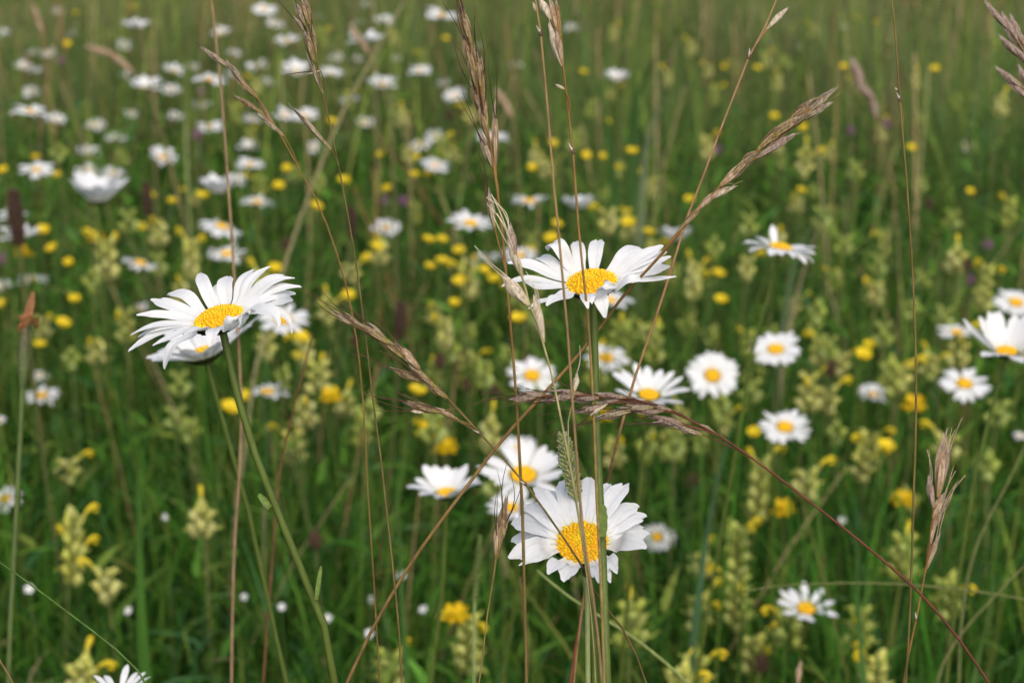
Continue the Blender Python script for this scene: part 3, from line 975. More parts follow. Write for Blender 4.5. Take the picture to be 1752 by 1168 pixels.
def oats():
    d = 0.54
    oat("oat_grass", "tall brown oat head upright at top centre with long dark awns", d,
        [(797, 50), (812, 130), (828, 200), (840, 255), (849, 310), (855, 360), (861, 410), (866, 470), (872, 540), (878, 610), (884, 690), (889, 780), (894, 880), (897, 1000), (901, 1180)], 7,
        [C_ORNG, C_OLIVE, (.10, .07, .03), (.13, .085, .035), (.13, .085, .045)],
        [(806, 74, 786, 8, 14), (800, 62, 791, 20, 9), (812, 122, 791, 56, 15), (822, 148, 811, 82, 13), (828, 173, 822, 100, 11), (816, 150, 800, 88, 12), (829, 202, 804, 138, 15),
         (836, 240, 818, 172, 12), (834, 215, 826, 150, 9), (848, 284, 846, 174, 10, 'straw'), (847, 292, 819, 224, 14, 'silver'), (846, 388, 834, 325, 11, 'silver')],
        'brown', 14, seed=1)
    oat("oat_grass", "brown oat head at upper left top with slim spikelets", d,
        [(520, 10), (535, 75), (545, 122), (553, 162), (560, 195), (575, 262), (590, 340), (601, 400), (612, 470), (621, 540), (631, 620), (640, 700), (650, 770), (660, 860), (671, 960), (682, 1070), (688, 1180)], 4.6,
        [C_OLIVE, (.2, .13, .06), (.13, .10, .04), (.12, .09, .04), (.13, .08, .045)],
        [(523, 45, 504, 2, 10, 'silver'), (529, 42, 512, -8, 9), (536, 60, 519, -14, 9), (523, 57, 502, 28, 7, 'silver'), (542, 107, 517, 38, 13, 'silver'), (537, 104, 521, 52, 10), (542, 100, 533, 40, 8),
         (553, 161, 524, 90, 8, 'silver'), (548, 121, 525, 127, 4, 'cream'), (567, 256, 493, 176, 8, 'silver')],
        'brown', 7, seed=2, branches=[[(552, 236), (560, 247), (571, 262)]])
    oat("oat_grass", "narrow brown oat head leaning left above the far daisies", 0.62,
        [(398, 118), (423, 148), (441, 168), (470, 215), (494, 256), (512, 290), (540, 340), (565, 400), (590, 480), (610, 580), (622, 700), (630, 850), (640, 1000), (650, 1180)], 3.8,
        [C_ORNG, C_OLIVE, (.16, .13, .05), (.14, .13, .05)],
        [(398, 119, 343, 81, 9, 'silver'), (422, 148, 386, 104, 9, 'silver'), (441, 168, 396, 124, 11), (450, 194, 401, 164, 8), (472, 218, 440, 170, 7), (487, 234, 441, 194, 8, 'silver')],
        'brown', 3, seed=3)
    oat("oat_grass", "slanting brown oat head at upper right on a long diagonal tan culm", 0.545,
        [(1400, 175), (1372, 200), (1322, 236), (1262, 294), (1211, 342), (1166, 391), (1138, 428), (1105, 464, 6), (1065, 508, 12), (1036, 548, 16), (1005, 588, 14), (950, 652, 8), (880, 728, 4), (840, 776, 2), (800, 830), (700, 968), (640, 1070), (588, 1180)], 7.6,
        [C_ORNG, (.26, .15, .07), (.09, .05, .03), (.28, .17, .08), (.27, .165, .085), (.2, .13, .08)],
        [(1375, 196, 1429, 150, 13, 'silver'), (1347, 209, 1394, 167, 13), (1371, 206, 1423, 174, 11, 'silver'), (1322, 234, 1377, 196, 15), (1335, 228, 1388, 190, 13), (1296, 257, 1348, 206, 15),
         (1310, 246, 1366, 204, 13), (1294, 270, 1362, 227, 13, 'pink'), (1266, 287, 1297, 256, 16), (1232, 318, 1285, 273, 15, 'straw'), (1245, 308, 1292, 262, 12), (1211, 341, 1258, 317, 11, 'cream'),
         (1190, 362, 1232, 322, 10, 'straw'), (1160, 396, 1206, 346, 9), (1150, 412, 1184, 374, 7, 'straw')],
        'brown', 4.5, (.17, .14, .06), awn_dir=cdir(.9, .45, 0), seed=4)
    oat("oat_grass", "nodding purplish oat head bent left on a dark red culm, centre right", 0.535,
        [(890, 682), (930, 678), (1000, 676), (1070, 682), (1130, 695), (1168, 712), (1202, 729), (1232, 746), (1300, 793), (1400, 869), (1500, 949), (1570, 1010), (1640, 1092), (1700, 1180)], 6.2,
        [(.16, .06, .04), (.15, .045, .035), (.16, .05, .035), (.19, .06, .035), (.21, .075, .04)],
        [(917, 679, 870, 683, 12, 'pink'), (929, 676, 889, 673, 11, 'pink'), (963, 682, 924, 685, 12), (999, 674, 942, 668, 9), (984, 678, 946, 681, 11), (1025, 680, 975, 686, 12), (1032, 694, 984, 706, 12, 'pink'),
         (1040, 690, 1006, 713, 5, 'cream'), (1073, 680, 1018, 674, 10), (1080, 702, 1020, 716, 13, 'silver'), (1066, 684, 1020, 690, 9), (1118, 697, 1058, 699, 12, 'silver'), (1126, 693, 1066, 688, 11), (1135, 703, 1087, 706, 10),
         (1166, 723, 1109, 712, 11, 'pink'), (1169, 727, 1116, 722, 8), (1202, 743, 1152, 729, 11, 'silver'), (1226, 743, 1193, 724, 8, 'silver'), (1150, 702, 1110, 690, 8)],
        'purple', 11, (.06, .03, .02), seed=5)
    oat("oat_grass", "brown oat head slanting left of centre, stalk reaching the lower daisy's disc", 0.535,
        [(600, 553), (640, 573), (665, 588), (718, 633), (766, 682), (800, 719), (822, 742), (862, 785), (900, 829), (940, 884), (985, 951), (998, 975, 22), (1030, 1030, 44), (1075, 1090, 50), (1110, 1180, 50)], 5.2,
        [(.2, .13, .06), (.14, .10, .045), (.13, .095, .045), (.12, .09, .04), (.1, .06, .03)],
        [(605, 558, 564, 529, 9, 'silver'), (626, 564, 583, 531, 9), (665, 587, 605, 551, 13), (663, 583, 624, 548, 9, 'silver'), (690, 611, 638, 569, 13), (718, 631, 675, 586, 14, 'straw'), (725, 654, 668, 630, 11),
         (747, 663, 700, 627, 11), (766, 681, 725, 653, 12), (751, 705, 688, 687, 13), (784, 718, 739, 695, 9, 'straw'), (725, 706, 700, 702, 5, 'cream')],
        'brown', 11, (.07, .04, .02), seed=6, branches=[[(751, 705), (784, 718), (806, 727)]], nodes=[(822, 742), (905, 836)])
    oat("oat_grass", "dry tawny oat head upright at lower right with spread awns", 0.60,
        [(1612, 790), (1606, 850), (1597, 892), (1590, 932), (1583, 978), (1573, 1030), (1562, 1085), (1552, 1130), (1545, 1180)], 5.0,
        [C_ORNG, (.25, .11, .06), (.3, .17, .09)],
        [(1605, 850, 1615, 740, 17), (1610, 838, 1624, 758, 10, 'pink'), (1597, 868, 1588, 813, 11, 'pink'), (1596, 886, 1616, 842, 14), (1598, 896, 1621, 850, 9, 'pink'), (1594, 906, 1614, 873, 10), (1585, 973, 1607, 912, 9), (1592, 930, 1600, 880, 8)],
        'straw', 9, (.34, .26, .17), seed=7, nodes=[(1567, 1055)])
    oat("oat_grass", "small brown oat head standing left of the lower front daisy", 0.545,
        [(858, 905), (850, 953), (842, 1000), (834, 1050), (827, 1110), (818, 1180)], 4.0, [(.3, .2, .08), (.26, .2, .08)],
        [(850, 954, 866, 846, 15), (848, 950, 851, 893, 9, 'straw'), (852, 940, 870, 876, 9)], 'brown', 12, (.05, .035, .02), awn_dir=cdir(.05, 1, 0), seed=8)
    oat("oat_grass", "pale cream oat spikelets hanging in front of the central daisy's left petals", 0.515,
        [(876, 400), (884, 440), (896, 478), (907, 524), (920, 560), (932, 590), (945, 648), (957, 700), (967, 752), (978, 810), (990, 880), (1000, 945), (1010, 1000), (1022, 1080), (1030, 1180)], 6.0,
        [(.4, .33, .2), (.36, .34, .15), (.36, .36, .15), (.3, .26, .13)],
        [(882, 436, 871, 384, 13, 'pink'), (884, 444, 866, 396, 9, 'pink'), (894, 474, 869, 410, 13), (905, 522, 857, 470, 19), (930, 586, 913, 504, 15)], 'cream', 10, (.5, .44, .3), awn_dir=cdir(-.5, .6, 0), seed=9)
    oat("oat_grass", "single pale awned spikelet standing left of the central green stem", 0.52,
        [(983, 668), (978, 695), (972, 722), (972, 760), (980, 830), (992, 900), (1004, 985), (1014, 1080), (1020, 1180)], 3.6, (.36, .30, .17), [(983, 669, 988, 638, 9)], 'cream', 7, (.5, .42, .3), seed=10)
    oat("oat_grass", "tan oat head at the top edge on an orange culm right of the grey culm", 0.535,
        [(952, 10), (957, 60), (963, 115), (968, 160), (975, 212), (981, 270), (985, 325), (990, 390), (996, 450), (1002, 505), (1007, 560, 6), (1013, 650), (1017, 740), (1021, 850, -8), (1026, 950, -22), (1031, 1070, -34), (1034, 1180, -34)], 6.4,
        [C_ORNG, (.26, .2, .08), (.30, .13, .065), (.28, .12, .06), (.24, .10, .06)],
        [(942, 34, 921, -6, 12, 'cream'), (957, 58, 940, 0, 14), (960, 62, 950, -8, 8, 'brown'), (962, 114, 938, 40, 13, 'cream'), (963, 110, 951, 52, 10), (966, 153, 950, 144, 5, 'cream')],
        'straw', 0, seed=11, nodes=[(984, 284)])
    oat("oat_grass", "long straight greyish culm from the top edge in front of the central daisy", 0.51,
        [(915, -6), (923, 40), (929, 100), (938, 200), (946, 300), (956, 400), (963, 480), (972, 580), (979, 680), (985, 760), (992, 850), (1000, 930), (1012, 1000), (1022, 1080), (1031, 1180)], 6.6,
        [(.32, .19, .1), (.25, .17, .11), (.27, .2, .125), (.25, .19, .11), (.3, .25, .13)], [(919, 24, 911, 3, 5, 'cream')], 'cream', 0, seed=12, nodes=[(926, 66)])
    oat("oat_grass", "reddish tan diagonal culm at upper right with one pale spikelet", 0.57,
        [(1332, -8), (1312, 40), (1285, 90), (1255, 165), (1225, 242), (1200, 310), (1178, 365), (1152, 450), (1122, 542), (1088, 640), (1060, 740), (1040, 820, 24), (1020, 900, 44), (1000, 1010, 48), (980, 1180, 48)], 6.2,
        [(.36, .2, .13), (.34, .18, .10), (.34, .22, .13), (.32, .22, .14), (.22, .15, .09)], [(1312, 50, 1347, 13, 9)], 'cream', 0, seed=13, nodes=[(1286, 88)])
    oat("oat_grass", "thin dark olive culm running straight down the right side", 0.55,
        [(1525, -8), (1532, 60), (1540, 180), (1549, 280), (1556, 380), (1563, 500), (1567, 620), (1567, 720), (1563, 850), (1560, 960), (1556, 1060), (1549, 1180)], 5.4,
        [(.2, .13, .05), (.13, .10, .035), (.12, .085, .035), (.13, .08, .035), (.14, .1, .05)], [(1536, 155, 1531, 150, 3, 'cream')], 'cream', 0, seed=14, nodes=[(1541, 178)])
    oat("oat_grass", "pinkish brown grass head entering at the upper right corner", 0.66,
        [(1722, 40), (1745, 80), (1768, 118), (1790, 180), (1802, 280), (1808, 420), (1806, 700), (1800, 1100)], 6, C_TAN,
        [(1716, 39, 1684, 2, 10), (1725, 50, 1692, 14, 9), (1741, 69, 1713, 22, 11), (1751, 76, 1727, 25, 11), (1748, 100, 1709, 62, 11), (1757, 88, 1716, 46, 11), (1762, 100, 1743, 54, 11), (1752, 152, 1703, 116, 11), (1762, 150, 1741, 112, 11), (1764, 172, 1714, 130, 11), (1768, 120, 1735, 80, 10)],
        'pink', 0, seed=15)
    oat("oat_grass", "blurred pinkish tan culm rising at left past the big left daisy", 0.78,
        [(361, -10), (367, 50), (375, 120), (383, 210), (390, 310), (397, 410), (404, 520), (410, 620), (413, 700), (410, 800), (402, 920), (398, 1040), (396, 1180)], 7, [(.36, .23, .16), (.32, .2, .14), (.2, .14, .08), (.13, .10, .05)], seed=16)
    oat("oat_grass", "blurred straw coloured culm slanting down left of the top oat head", 1.7,
        [(698, -10), (660, 60), (620, 130), (590, 185), (562, 250), (538, 310), (512, 380), (487, 455), (470, 520), (440, 620), (420, 760), (400, 900)], 8, (.30, .26, .16), seed=17, group="blurred dry stalks behind")
    oat("oat_grass", "blurred culm with a bent straw head among the upper left daisies", 2.6,
        [(225, 120), (240, 150), (262, 175), (275, 220), (292, 280), (310, 350), (322, 420), (330, 520)], 3.4, (.22, .18, .09), [(200, 95, 146, 80, 11), (222, 116, 180, 88, 11), (228, 125, 200, 100, 10)], 'straw', 0, seed=18, group="blurred dry stalks behind")
    oat("oat_grass", "blurred thin culm along the upper left with a small head", 2.6,
        [(68, 40), (85, 85), (104, 130), (122, 185), (138, 240), (150, 320), (160, 420)], 3.4, (.20, .17, .08), [(66, 38, 56, 8, 8), (75, 60, 62, 25, 8)], 'straw', 0, seed=19, group="blurred dry stalks behind")
    oat("oat_grass", "blurred faded culm between the left edge and the reddish culm", 2.4,
        [(220, -10), (240, 60), (258, 140), (275, 215), (290, 280), (305, 340), (320, 400), (330, 500)], 4, (.24, .18, .10), seed=20, group="blurred dry stalks behind")
    oat("oat_grass", "blurred pinkish grass head right of the slanting oat head", 1.9,
        [(1476, 145), (1490, 180), (1500, 215), (1512, 250), (1520, 270), (1530, 340), (1538, 450)], 3.6, (.24, .17, .10), [(1478, 150, 1456, 100, 14), (1495, 170, 1465, 140, 12), (1500, 205, 1490, 158, 11), (1480, 165, 1462, 125, 12)], 'pink', 0, seed=21, group="blurred dry stalks behind")
    oat("oat_grass", "blurred straw head right of the top oat head over the grass", 2.4,
        [(850, 160), (866, 180), (878, 205), (884, 240), (888, 300), (892, 380)], 3, (.24, .2, .1), [(866, 182, 848, 152, 11), (876, 202, 858, 165, 11)], 'straw', 0, seed=22, group="blurred dry stalks behind")
    oat("oat_grass", "blurred tan stalk crossing the upper left culm near the daisies", 2.2,
        [(600, 40), (622, 75), (640, 110), (655, 150), (668, 200), (672, 280)], 4, (.24, .2, .11), [(622, 78, 598, 42, 10), (632, 95, 612, 60, 9)], 'straw', 0, seed=23, group="blurred dry stalks behind")
    oat("oat_grass", "arched pale culm lying low at lower right", 0.88,
        [(1270, 1012), (1330, 1002), (1400, 998), (1480, 997), (1560, 1000), (1640, 1008), (1720, 1019), (1790, 1034), (1900, 1100)], 4.5, (.18, .19, .08), seed=24, group="blurred dry stalks behind")
    oat("oat_grass", "blurred tan culm curving in at the lower right edge", 0.95,
        [(1775, 950), (1740, 980), (1700, 1022), (1660, 1065), (1630, 1105), (1608, 1150), (1600, 1190)], 6.5, (.19, .18, .08), seed=25, group="blurred dry stalks behind")
    oat("oat_grass", "blurred olive culm rising at right edge towards the cupped daisy", 0.98,
        [(1775, 700), (1750, 770), (1722, 830), (1695, 880), (1672, 930), (1655, 990), (1645, 1060), (1640, 1180)], 7, (.16, .17, .07), seed=26, group="blurred dry stalks behind")
    oat("oat_grass", "arched pale green stalk under the lower front daisy", 0.75,
        [(918, 975), (950, 1002), (990, 1032), (1030, 1056), (1080, 1088), (1130, 1126), (1180, 1172), (1230, 1230)], 9, (.26, .30, .12), seed=27, group="blurred dry stalks behind")
    oat("oat_grass", "short red stalk under the lower front daisy", 0.66,
        [(1003, 1005), (995, 1050), (984, 1110), (974, 1180)], 7, (.26, .06, .04), seed=28, group="blurred dry stalks behind")
    oat("oat_grass", "dark reddish culm behind the left front daisy's stem", 0.85,
        [(535, 570), (515, 650), (495, 730), (480, 800), (472, 880), (466, 960), (458, 1060), (450, 1180)], 6, (.18, .085, .05), seed=29, group="blurred dry stalks behind")
    oat("grass_stalk", "sharp green grass leaf slanting in from the left edge, low down", 0.54,
        [(-10, 955), (40, 990), (100, 1035), (160, 1080), (205, 1116), (240, 1152), (262, 1190)], 5.5, (.10, .17, .045), seed=30, cat="grass", group=None)
    oat("grass_stalk", "brownish blade tip at the bottom left corner", 0.6, [(-6, 1120), (10, 1145), (28, 1180)], 6, (.25, .15, .08), seed=31, group=None)
    oat("oat_grass", "thin brown culm standing behind the low cup daisy", 0.9, [(890, 985), (898, 1060), (903, 1110), (900, 1180)], 5, (.2, .13, .08), seed=32, group="blurred dry stalks behind")
    oat("oat_grass", "brown tipped blurred stalk at the bottom right of centre", 0.9, [(1368, 1130), (1364, 1160), (1362, 1200)], 6, (.28, .2, .1), [(1364, 1172, 1369, 1130, 9)], 'straw', 0, seed=33, group="blurred dry stalks behind")


# ------------------------------------------------------------------ green spikes, bud, leaves
def green_spike(label, d, bot, top, w, stem, cols, seed, hairy=True):
    r = random.Random(seed)
    k = d / FPX
    pts = finish_path([P(q[0], q[1], d) for q in [bot] + stem], r)
    base = np.array(pts[-1])
    root = empty("spike_grass", base, label, "grass")
    mb = MB()
    mb.tube(spline(pts, 24), w * k * 0.12, (.22, .26, .09), 6)
    mb.build("culm", M_STEM, root, base)
    b, t = P(*bot, d), P(*top, d)
    T = norm(t - b)
    L = np.linalg.norm(t - b)
    sm = MB()
    sm.tube([b, t], [w * k * 0.13, w * k * 0.05], (.25, .3, .1), 6)
    X = norm(np.cross(T, [0.2, 0.9, 0.1]))
    Y = np.cross(T, X)
    n = 150 if hairy else 90
    for i in range(n):
        u = i / n
        a = i * 2.399963
        rad = math.cos(a) * X + math.sin(a) * Y
        p = b + T * L * u + rad * w * k * 0.12
        env = math.sin(math.pi * min(1, 0.18 + 0.78 * u)) ** 0.6
        q = p + (rad * 0.75 + T * 0.75) * w * k * 0.42 * env * r.uniform(.7, 1.15)
        c = np.array(cols[i % len(cols)])
        sm.tube([p, (p + q) / 2 + T * w * k * 0.05, q], [w * k * 0.075, w * k * 0.075, w * k * 0.02], c, 4)
        if hairy and i % 4 == 0:
            sm.ball(q, w * k * 0.035, np.array([.30, .22, .28]), T, 1.8, 3, 5)
    sm.build("spike", M_HUSK, root, base)


def dried_bud():
    r = random.Random(77)
    d = 0.80
    k = d / FPX
    pts = finish_path([P(44, 562, d), P(41, 610, d), P(38, 670, d), P(34, 760, d), P(27, 900, d), P(18, 1060, d), P(14, 1180, d)], r)
    base = np.array(pts[-1])
    root = empty("withered_flower", base, "green stem with a withered brown bloom on a long calyx, left edge", "withered flower")
    mb = MB()
    mb.tube(spline(pts, 30), [5 * k, 5 * k, 5.5 * k], (.075, .11, .025), 7)
    mb.build("stem", M_STEM, root, base)
    cm = MB()
    cm.tube(spline([P(38, 665, d), P(40, 640, d), P(41, 610, d), P(43, 580, d), P(44, 560, d)], 10), [5 * k, 9 * k, 10.5 * k, 10 * k, 7 * k], [(.07, .10, .03), (.10, .13, .04), (.10, .10, .04), (.13, .09, .045)], 10)
    for i in range(6):
        a = i * math.pi / 3
        o = np.array([math.cos(a), math.sin(a), 0]) * 9 * k
        cm.tube(spline([P(41, 610, d) + o, P(43, 575, d) + o, P(45, 548, d) + o * 1.2], 6), [2.5 * k, 2 * k, .6 * k], (.08, .12, .035), 4)
    cm.build("calyx", M_BRACT, root, base)
    for (q, w) in (([(44, 560), (50, 530), (56, 498)], 17), ([(42, 558), (36, 540), (22, 545)], 14), ([(46, 560), (58, 545), (63, 562)], 15), ([(43, 560), (46, 540), (52, 520)], 22), ([(45, 562), (38, 552), (34, 568)], 16)):
        pm = MB()
        pts3 = spline([P(a, b, d + r.uniform(-.004, .004)) for a, b in q], 8)
        rows = []
        for i, p in enumerate(pts3):
            ww = w * k * math.sin(math.pi * (0.2 + 0.72 * i / 7))
            rows.append([p - RIGHT * ww * .5 - UP * ww * .2, p - FWD * ww * .3, p + RIGHT * ww * .5 + UP * ww * .2])
        pm.grid(np.array(rows), np.array([.33, .15, .06]) * r.uniform(.8, 1.25))
        pm.build("withered_petal", M_HUSK, root, base)


def broad_leaves():
    for label, d, path, w, col in (
            ("broad dark green leaf left of the lone upper right daisy", 2.6, [(1088, 110), (1086, 160), (1080, 230), (1078, 330)], 30, (.05, .11, .02)),
            ("broad dark leaf bending below the lone upper right daisy", 2.55, [(1140, 88), (1108, 118), (1092, 165), (1086, 240), (1084, 340)], 26, (.05, .11, .025)),
            ("broad dark leaf upright right under the lone upper right daisy", 2.5, [(1018, 110), (1026, 160), (1040, 230), (1050, 330)], 24, (.045, .10, .02)),
            ("pale arched leaf right of the lone upper right daisy", 2.4, [(1185, 140), (1150, 158), (1125, 185), (1110, 230), (1100, 330)], 20, (.16, .2, .10)),
            ("long pale blade slanting below the slanting oat head", 1.9, [(1460, 305), (1420, 345), (1390, 385), (1365, 430), (1350, 500)], 18, (.11, .16, .07)),
            ("tan tipped dry blade right of the slanting oat head's foot", 1.9, [(1500, 318), (1470, 332), (1440, 345), (1410, 370), (1390, 420)], 12, (.26, .22, .12)),
            ("wide green blade standing at bottom right corner", 1.15, [(1700, 980), (1690, 1060), (1672, 1130), (1660, 1200)], 24, (.09, .17, .04)),
            ("wide green blade standing at lower left behind the left stem", 1.3, [(245, 760), (240, 830), (238, 900), (240, 1000)], 26, (.06, .15, .02)),
            ("green blade standing left of the low cup daisy's stem", 1.2, [(680, 800), (682, 880), (684, 960), (690, 1060)], 18, (.07, .15, .03)),
            ("bluish green blade standing right of the central stem", 1.3, [(1255, 720), (1235, 790), (1215, 880), (1200, 980)], 22, (.07, .14, .06)),
            ("green blade standing in the lower right behind the red culm", 1.3, [(1470, 880), (1466, 950), (1468, 1040), (1476, 1140)], 20, (.06, .13, .03)),
    ):
        pts = [P(a, b, d) for a, b in path]
        g = pts[-1]
        pts.append(np.array([g[0] + 0.01, g[1] + 0.03, 0.0]))
        k = d / FPX
        sp = spline(pts, 16)
        mb = MB()
        rows = []
        for i, p in enumerate(sp):
            u = i / 15
            ww = w * k * min(1, 0.1 + 2.6 * u) * (1 - 0.35 * u)
            s = RIGHT * .85 + np.array([0, .5, 0])
            rows.append([p - s * ww / 2, p + np.array([0, .12 * ww, 0]), p + s * ww / 2])
        mb.grid(np.array(rows), np.array(col))
        base = sp[-1]
        o = mb.build("grass_leaf", M_GRASS, None, base)
        o.location = base
        o["label"], o["category"], o["group"] = label, "leaf", "broad leaves among the grass"


# ------------------------------------------------------------------ small meadow flowers: prototypes and copies
def blade_pair(mb, p, a, l, w, col, drop=0.2):
    for s in (0, math.pi):
        dr = np.array([math.cos(a + s), math.sin(a + s), 0.35])
        sd = np.array([-math.sin(a + s), math.cos(a + s), 0])
        rows = []
        for u in np.linspace(0, 1, 6):
            c = p + dr * l * u - np.array([0, 0, drop * l * u * u * 2])
            ww = w * math.sin(math.pi * (0.15 + 0.82 * u)) * (1 + .15 * math.cos(u * 25))
            rows.append([c - sd * ww / 2, c - np.array([0, 0, .12 * ww]), c + sd * ww / 2])
        mb.grid(np.array(rows), np.array(col))


def rattle_proto(seed, tall, nfl, tone=(1, 1, 1)):
    """Yellow rattle: parts stem, foliage, calyx_spike, flowers. Built at the origin, top at 0.36 m."""
    r = random.Random(seed)
    H = 0.36
    root = empty("yellow_rattle", (0, 0, 0), None, "wildflower", "yellow rattle plants in the grass")
    bend = r.uniform(-.012, .012)
    path = spline([(0, 0, 0), (bend, .004, H * .5), (0, 0, H)], 10)
    mb = MB()
    mb.tube(path, [.0013, .0011, .0008], [(.09, .10, .03), (.13, .15, .045), (.24, .26, .08)], 5)
    mb.build("stem", M_STEM, root)
    fm = MB()
    for i in range(5):
        z = 0.05 + i * 0.047
        if z > H - tall:
            break
        blade_pair(fm, np.array([0, 0, z]), i * 1.57 + r.uniform(-.2, .2), r.uniform(.024, .036), .007, (.075, .14, .03))
    fm.build("foliage", M_GRASS, root)
    sm = MB()
    n = int(tall / 0.0068)
    spots = []
    for i in range(n):
        z = H - tall + tall * (i + .5) / n
        top = i / n
        for s in (0, math.pi):
            a = i * 1.57 + s + r.uniform(-.25, .25)
            rad = np.array([math.cos(a), math.sin(a), 0])
            sz = .0046 * (1.08 - .5 * top) * r.uniform(.85, 1.1)
            c = np.array([0, 0, z]) + rad * (.0045 + sz * .55)
            col = np.array([.55, .57, .14]) * np.array(tone) * r.uniform(.8, 1.12) * np.array([1, 1, r.uniform(.8, 1.4)])
            sm.ball(c, sz, col, rad * .6 + np.array([0, 0, 1]), 1.75, 5, 7)
            sd = np.array([-math.sin(a), math.cos(a), 0])
            rows = []
            for u in np.linspace(0, 1, 5):
                p = np.array([0, 0, z - .004]) + rad * (.003 + .0155 * u * r.uniform(.8, 1.1) * (1.05 - .45 * top)) + np.array([0, 0, r.uniform(.008, .017) * u * (1 - u * .4)])
                ww = .0105 * (1 - u) ** .7 * (1 + .3 * math.cos(u * 28)) + .0004
                rows.append([p - sd * ww / 2, p - np.array([0, 0, .001]), p + sd * ww / 2])
            sm.grid(np.array(rows), np.array([.48, .52, .10]) * np.array(tone) * r.uniform(.85, 1.15))
            spots.append((z, a, top))
    sm.build("calyx_spike", M_RATTLE, root)
    r.shuffle(spots)
    for (z, a, top) in [s for s in spots if s[2] > .25][:nfl]:
        rad = np.array([math.cos(a), math.sin(a), 0])
        p = np.array([0, 0, z + .003]) + rad * .010
        f = MB()
        f.tube(spline([p, p + rad * .005 + np.array([0, 0, .006]), p + rad * .011 + np.array([0, 0, .0085]), p + rad * .0155 + np.array([0, 0, .0065])], 8), [.0011, .0017, .0023, .0010], [(.55, .50, .10), (.76, .60, .03), (.76, .58, .02)], 6)
        f.ball(p + rad * .0115 + np.array([0, 0, .0035]), .0019, np.array([.74, .56, .02]), rad, 1.3, 4, 6)
        f.build("flower", M_YELLOW, root)
    return root


def buttercup_proto(seed, H=0.36, R=0.0075):
    r = random.Random(seed)
    root = empty("buttercup", (0, 0, 0), None, "buttercup", "yellow buttercups in the grass")
    mb = MB()
    b = r.uniform(-.02, .02)
    mb.tube(spline([(b * .5, 0, 0), (b, .01, H * .5), (0, 0, H)], 10), [.0012, .0009, .0007], (.10, .16, .035), 5)
    for i in range(2):
        blade_pair(mb, np.array([b, .005, H * (.35 + .2 * i)]), r.uniform(0, 3), .03, .004, (.08, .15, .03))
    mb.build("stem", M_STEM, root)
    bm = MB()
    tilt = np.array([r.uniform(-.3, .3), -r.uniform(0.1, .6), 1.0])
    X, Y, A = head_basis(tilt)
    c = np.array([0, 0, H])
    for i in range(5):
        a = 2 * math.pi * (i + r.uniform(-.08, .08)) / 5
        rad, sd = math.cos(a) * X + math.sin(a) * Y, -math.sin(a) * X + math.cos(a) * Y
        rows = []
        for u in np.linspace(0, 1, 6):
            p = c + rad * R * (.12 + .9 * u) + A * R * (.62 * u ** 1.8)
            ww = R * 1.15 * math.sin(math.pi * (.16 + .66 * u)) ** .8 * (1 if u < .95 else .75)
            rows.append([p - sd * ww / 2 + A * ww * .12, p, p + sd * ww / 2 + A * ww * .12])
        bm.grid(np.array(rows), np.array([.74, .56, .02]) * r.uniform(.85, 1.05))
    bm.ball(c + A * R * .2, R * .32, np.array([.6, .45, .02]), A, .9, 5, 8)
    bm.build("blossom", M_YELLOW, root)
    return root


def trefoil_proto(seed, H=0.30):
    r = random.Random(seed)
    root = empty("trefoil", (0, 0, 0), None, "trefoil", "golden trefoil clusters in the grass")
    mb = MB()
    mb.tube(spline([(.02, 0, 0), (.008, .01, H * .5), (0, 0, H)], 8), [.0011, .0009], (.11, .14, .035), 5)
    for i in range(4):
        blade_pair(mb, np.array([.01, .005, H * (.3 + .15 * i)]), i * 1.1, .014, .008, (.07, .14, .035))
    mb.build("stem", M_STEM, root)
    for i in range(6):
        a = 2 * math.pi * i / 6 + r.uniform(-.2, .2)
        rad = np.array([math.cos(a), math.sin(a), 0])
        sd = np.array([-math.sin(a), math.cos(a), 0])
        f = MB()
        p = np.array([0, 0, H])
        f.tube(spline([p, p + rad * .005 + [0, 0, .002], p + rad * .0125 + [0, 0, .002]], 6), [.001, .0022, .001], np.array([.78, .53, .015]), 6)
        rows = []
        for u in np.linspace(0, 1, 5):
            q = p + rad * (.006 + .0035 * u) + np.array([0, 0, .002 + .0085 * u])
            ww = .0095 * math.sin(math.pi * (.2 + .65 * u))
            rows.append([q - sd * ww / 2, q + rad * .001, q + sd * ww / 2])
        f.grid(np.array(rows), np.array([.78, .56 * r.uniform(.85, 1.05), .015]))
        f.build("flower", M_YELLOW, root)
    return root


def clover_proto(seed, H=0.34, mauve=True):
    r = random.Random(seed)
    root = empty("clover" if mauve else "seed_head", (0, 0, 0), None, "clover" if mauve else "seed head", "mauve clover heads in the grass" if mauve else "brown seed heads in the grass")
    mb = MB()
    mb.tube(spline([(.01, 0, 0), (.004, .008, H * .5), (0, 0, H)], 8), [.0012, .0010], (.11, .13, .04), 5)
    for i in range(2):
        blade_pair(mb, np.array([.005, .004, H * (.35 + .25 * i)]), r.uniform(0, 3), .022, .010, (.07, .14, .035))
    mb.build("stem", M_STEM, root)
    hm = MB()
    n = 46
    col = np.array([.30, .15, .24]) if mauve else np.array([.095, .05, .03])
    R, st = (.0085, 1.0) if mauve else (.0062, 1.5)
    for i in range(n):
        u = 1 - 1.75 * (i + .5) / n
        a = i * 2.399963
        s = math.sqrt(max(0, 1 - u * u))
        dr = np.array([s * math.cos(a), s * math.sin(a), u * st])
        p = np.array([0, 0, H]) + dr * R * .55
        hm.tube([p, p + dr * R * .5 + np.array([0, 0, R * .12])], [R * .16, R * .07], col * r.uniform(.7, 1.3), 4)
    hm.ball((0, 0, H), R * .72, col * .7, (0, 0, 1), st, 5, 7)
    hm.build("flower_head", M_MAUVE if mauve else M_SEED, root)
    return root


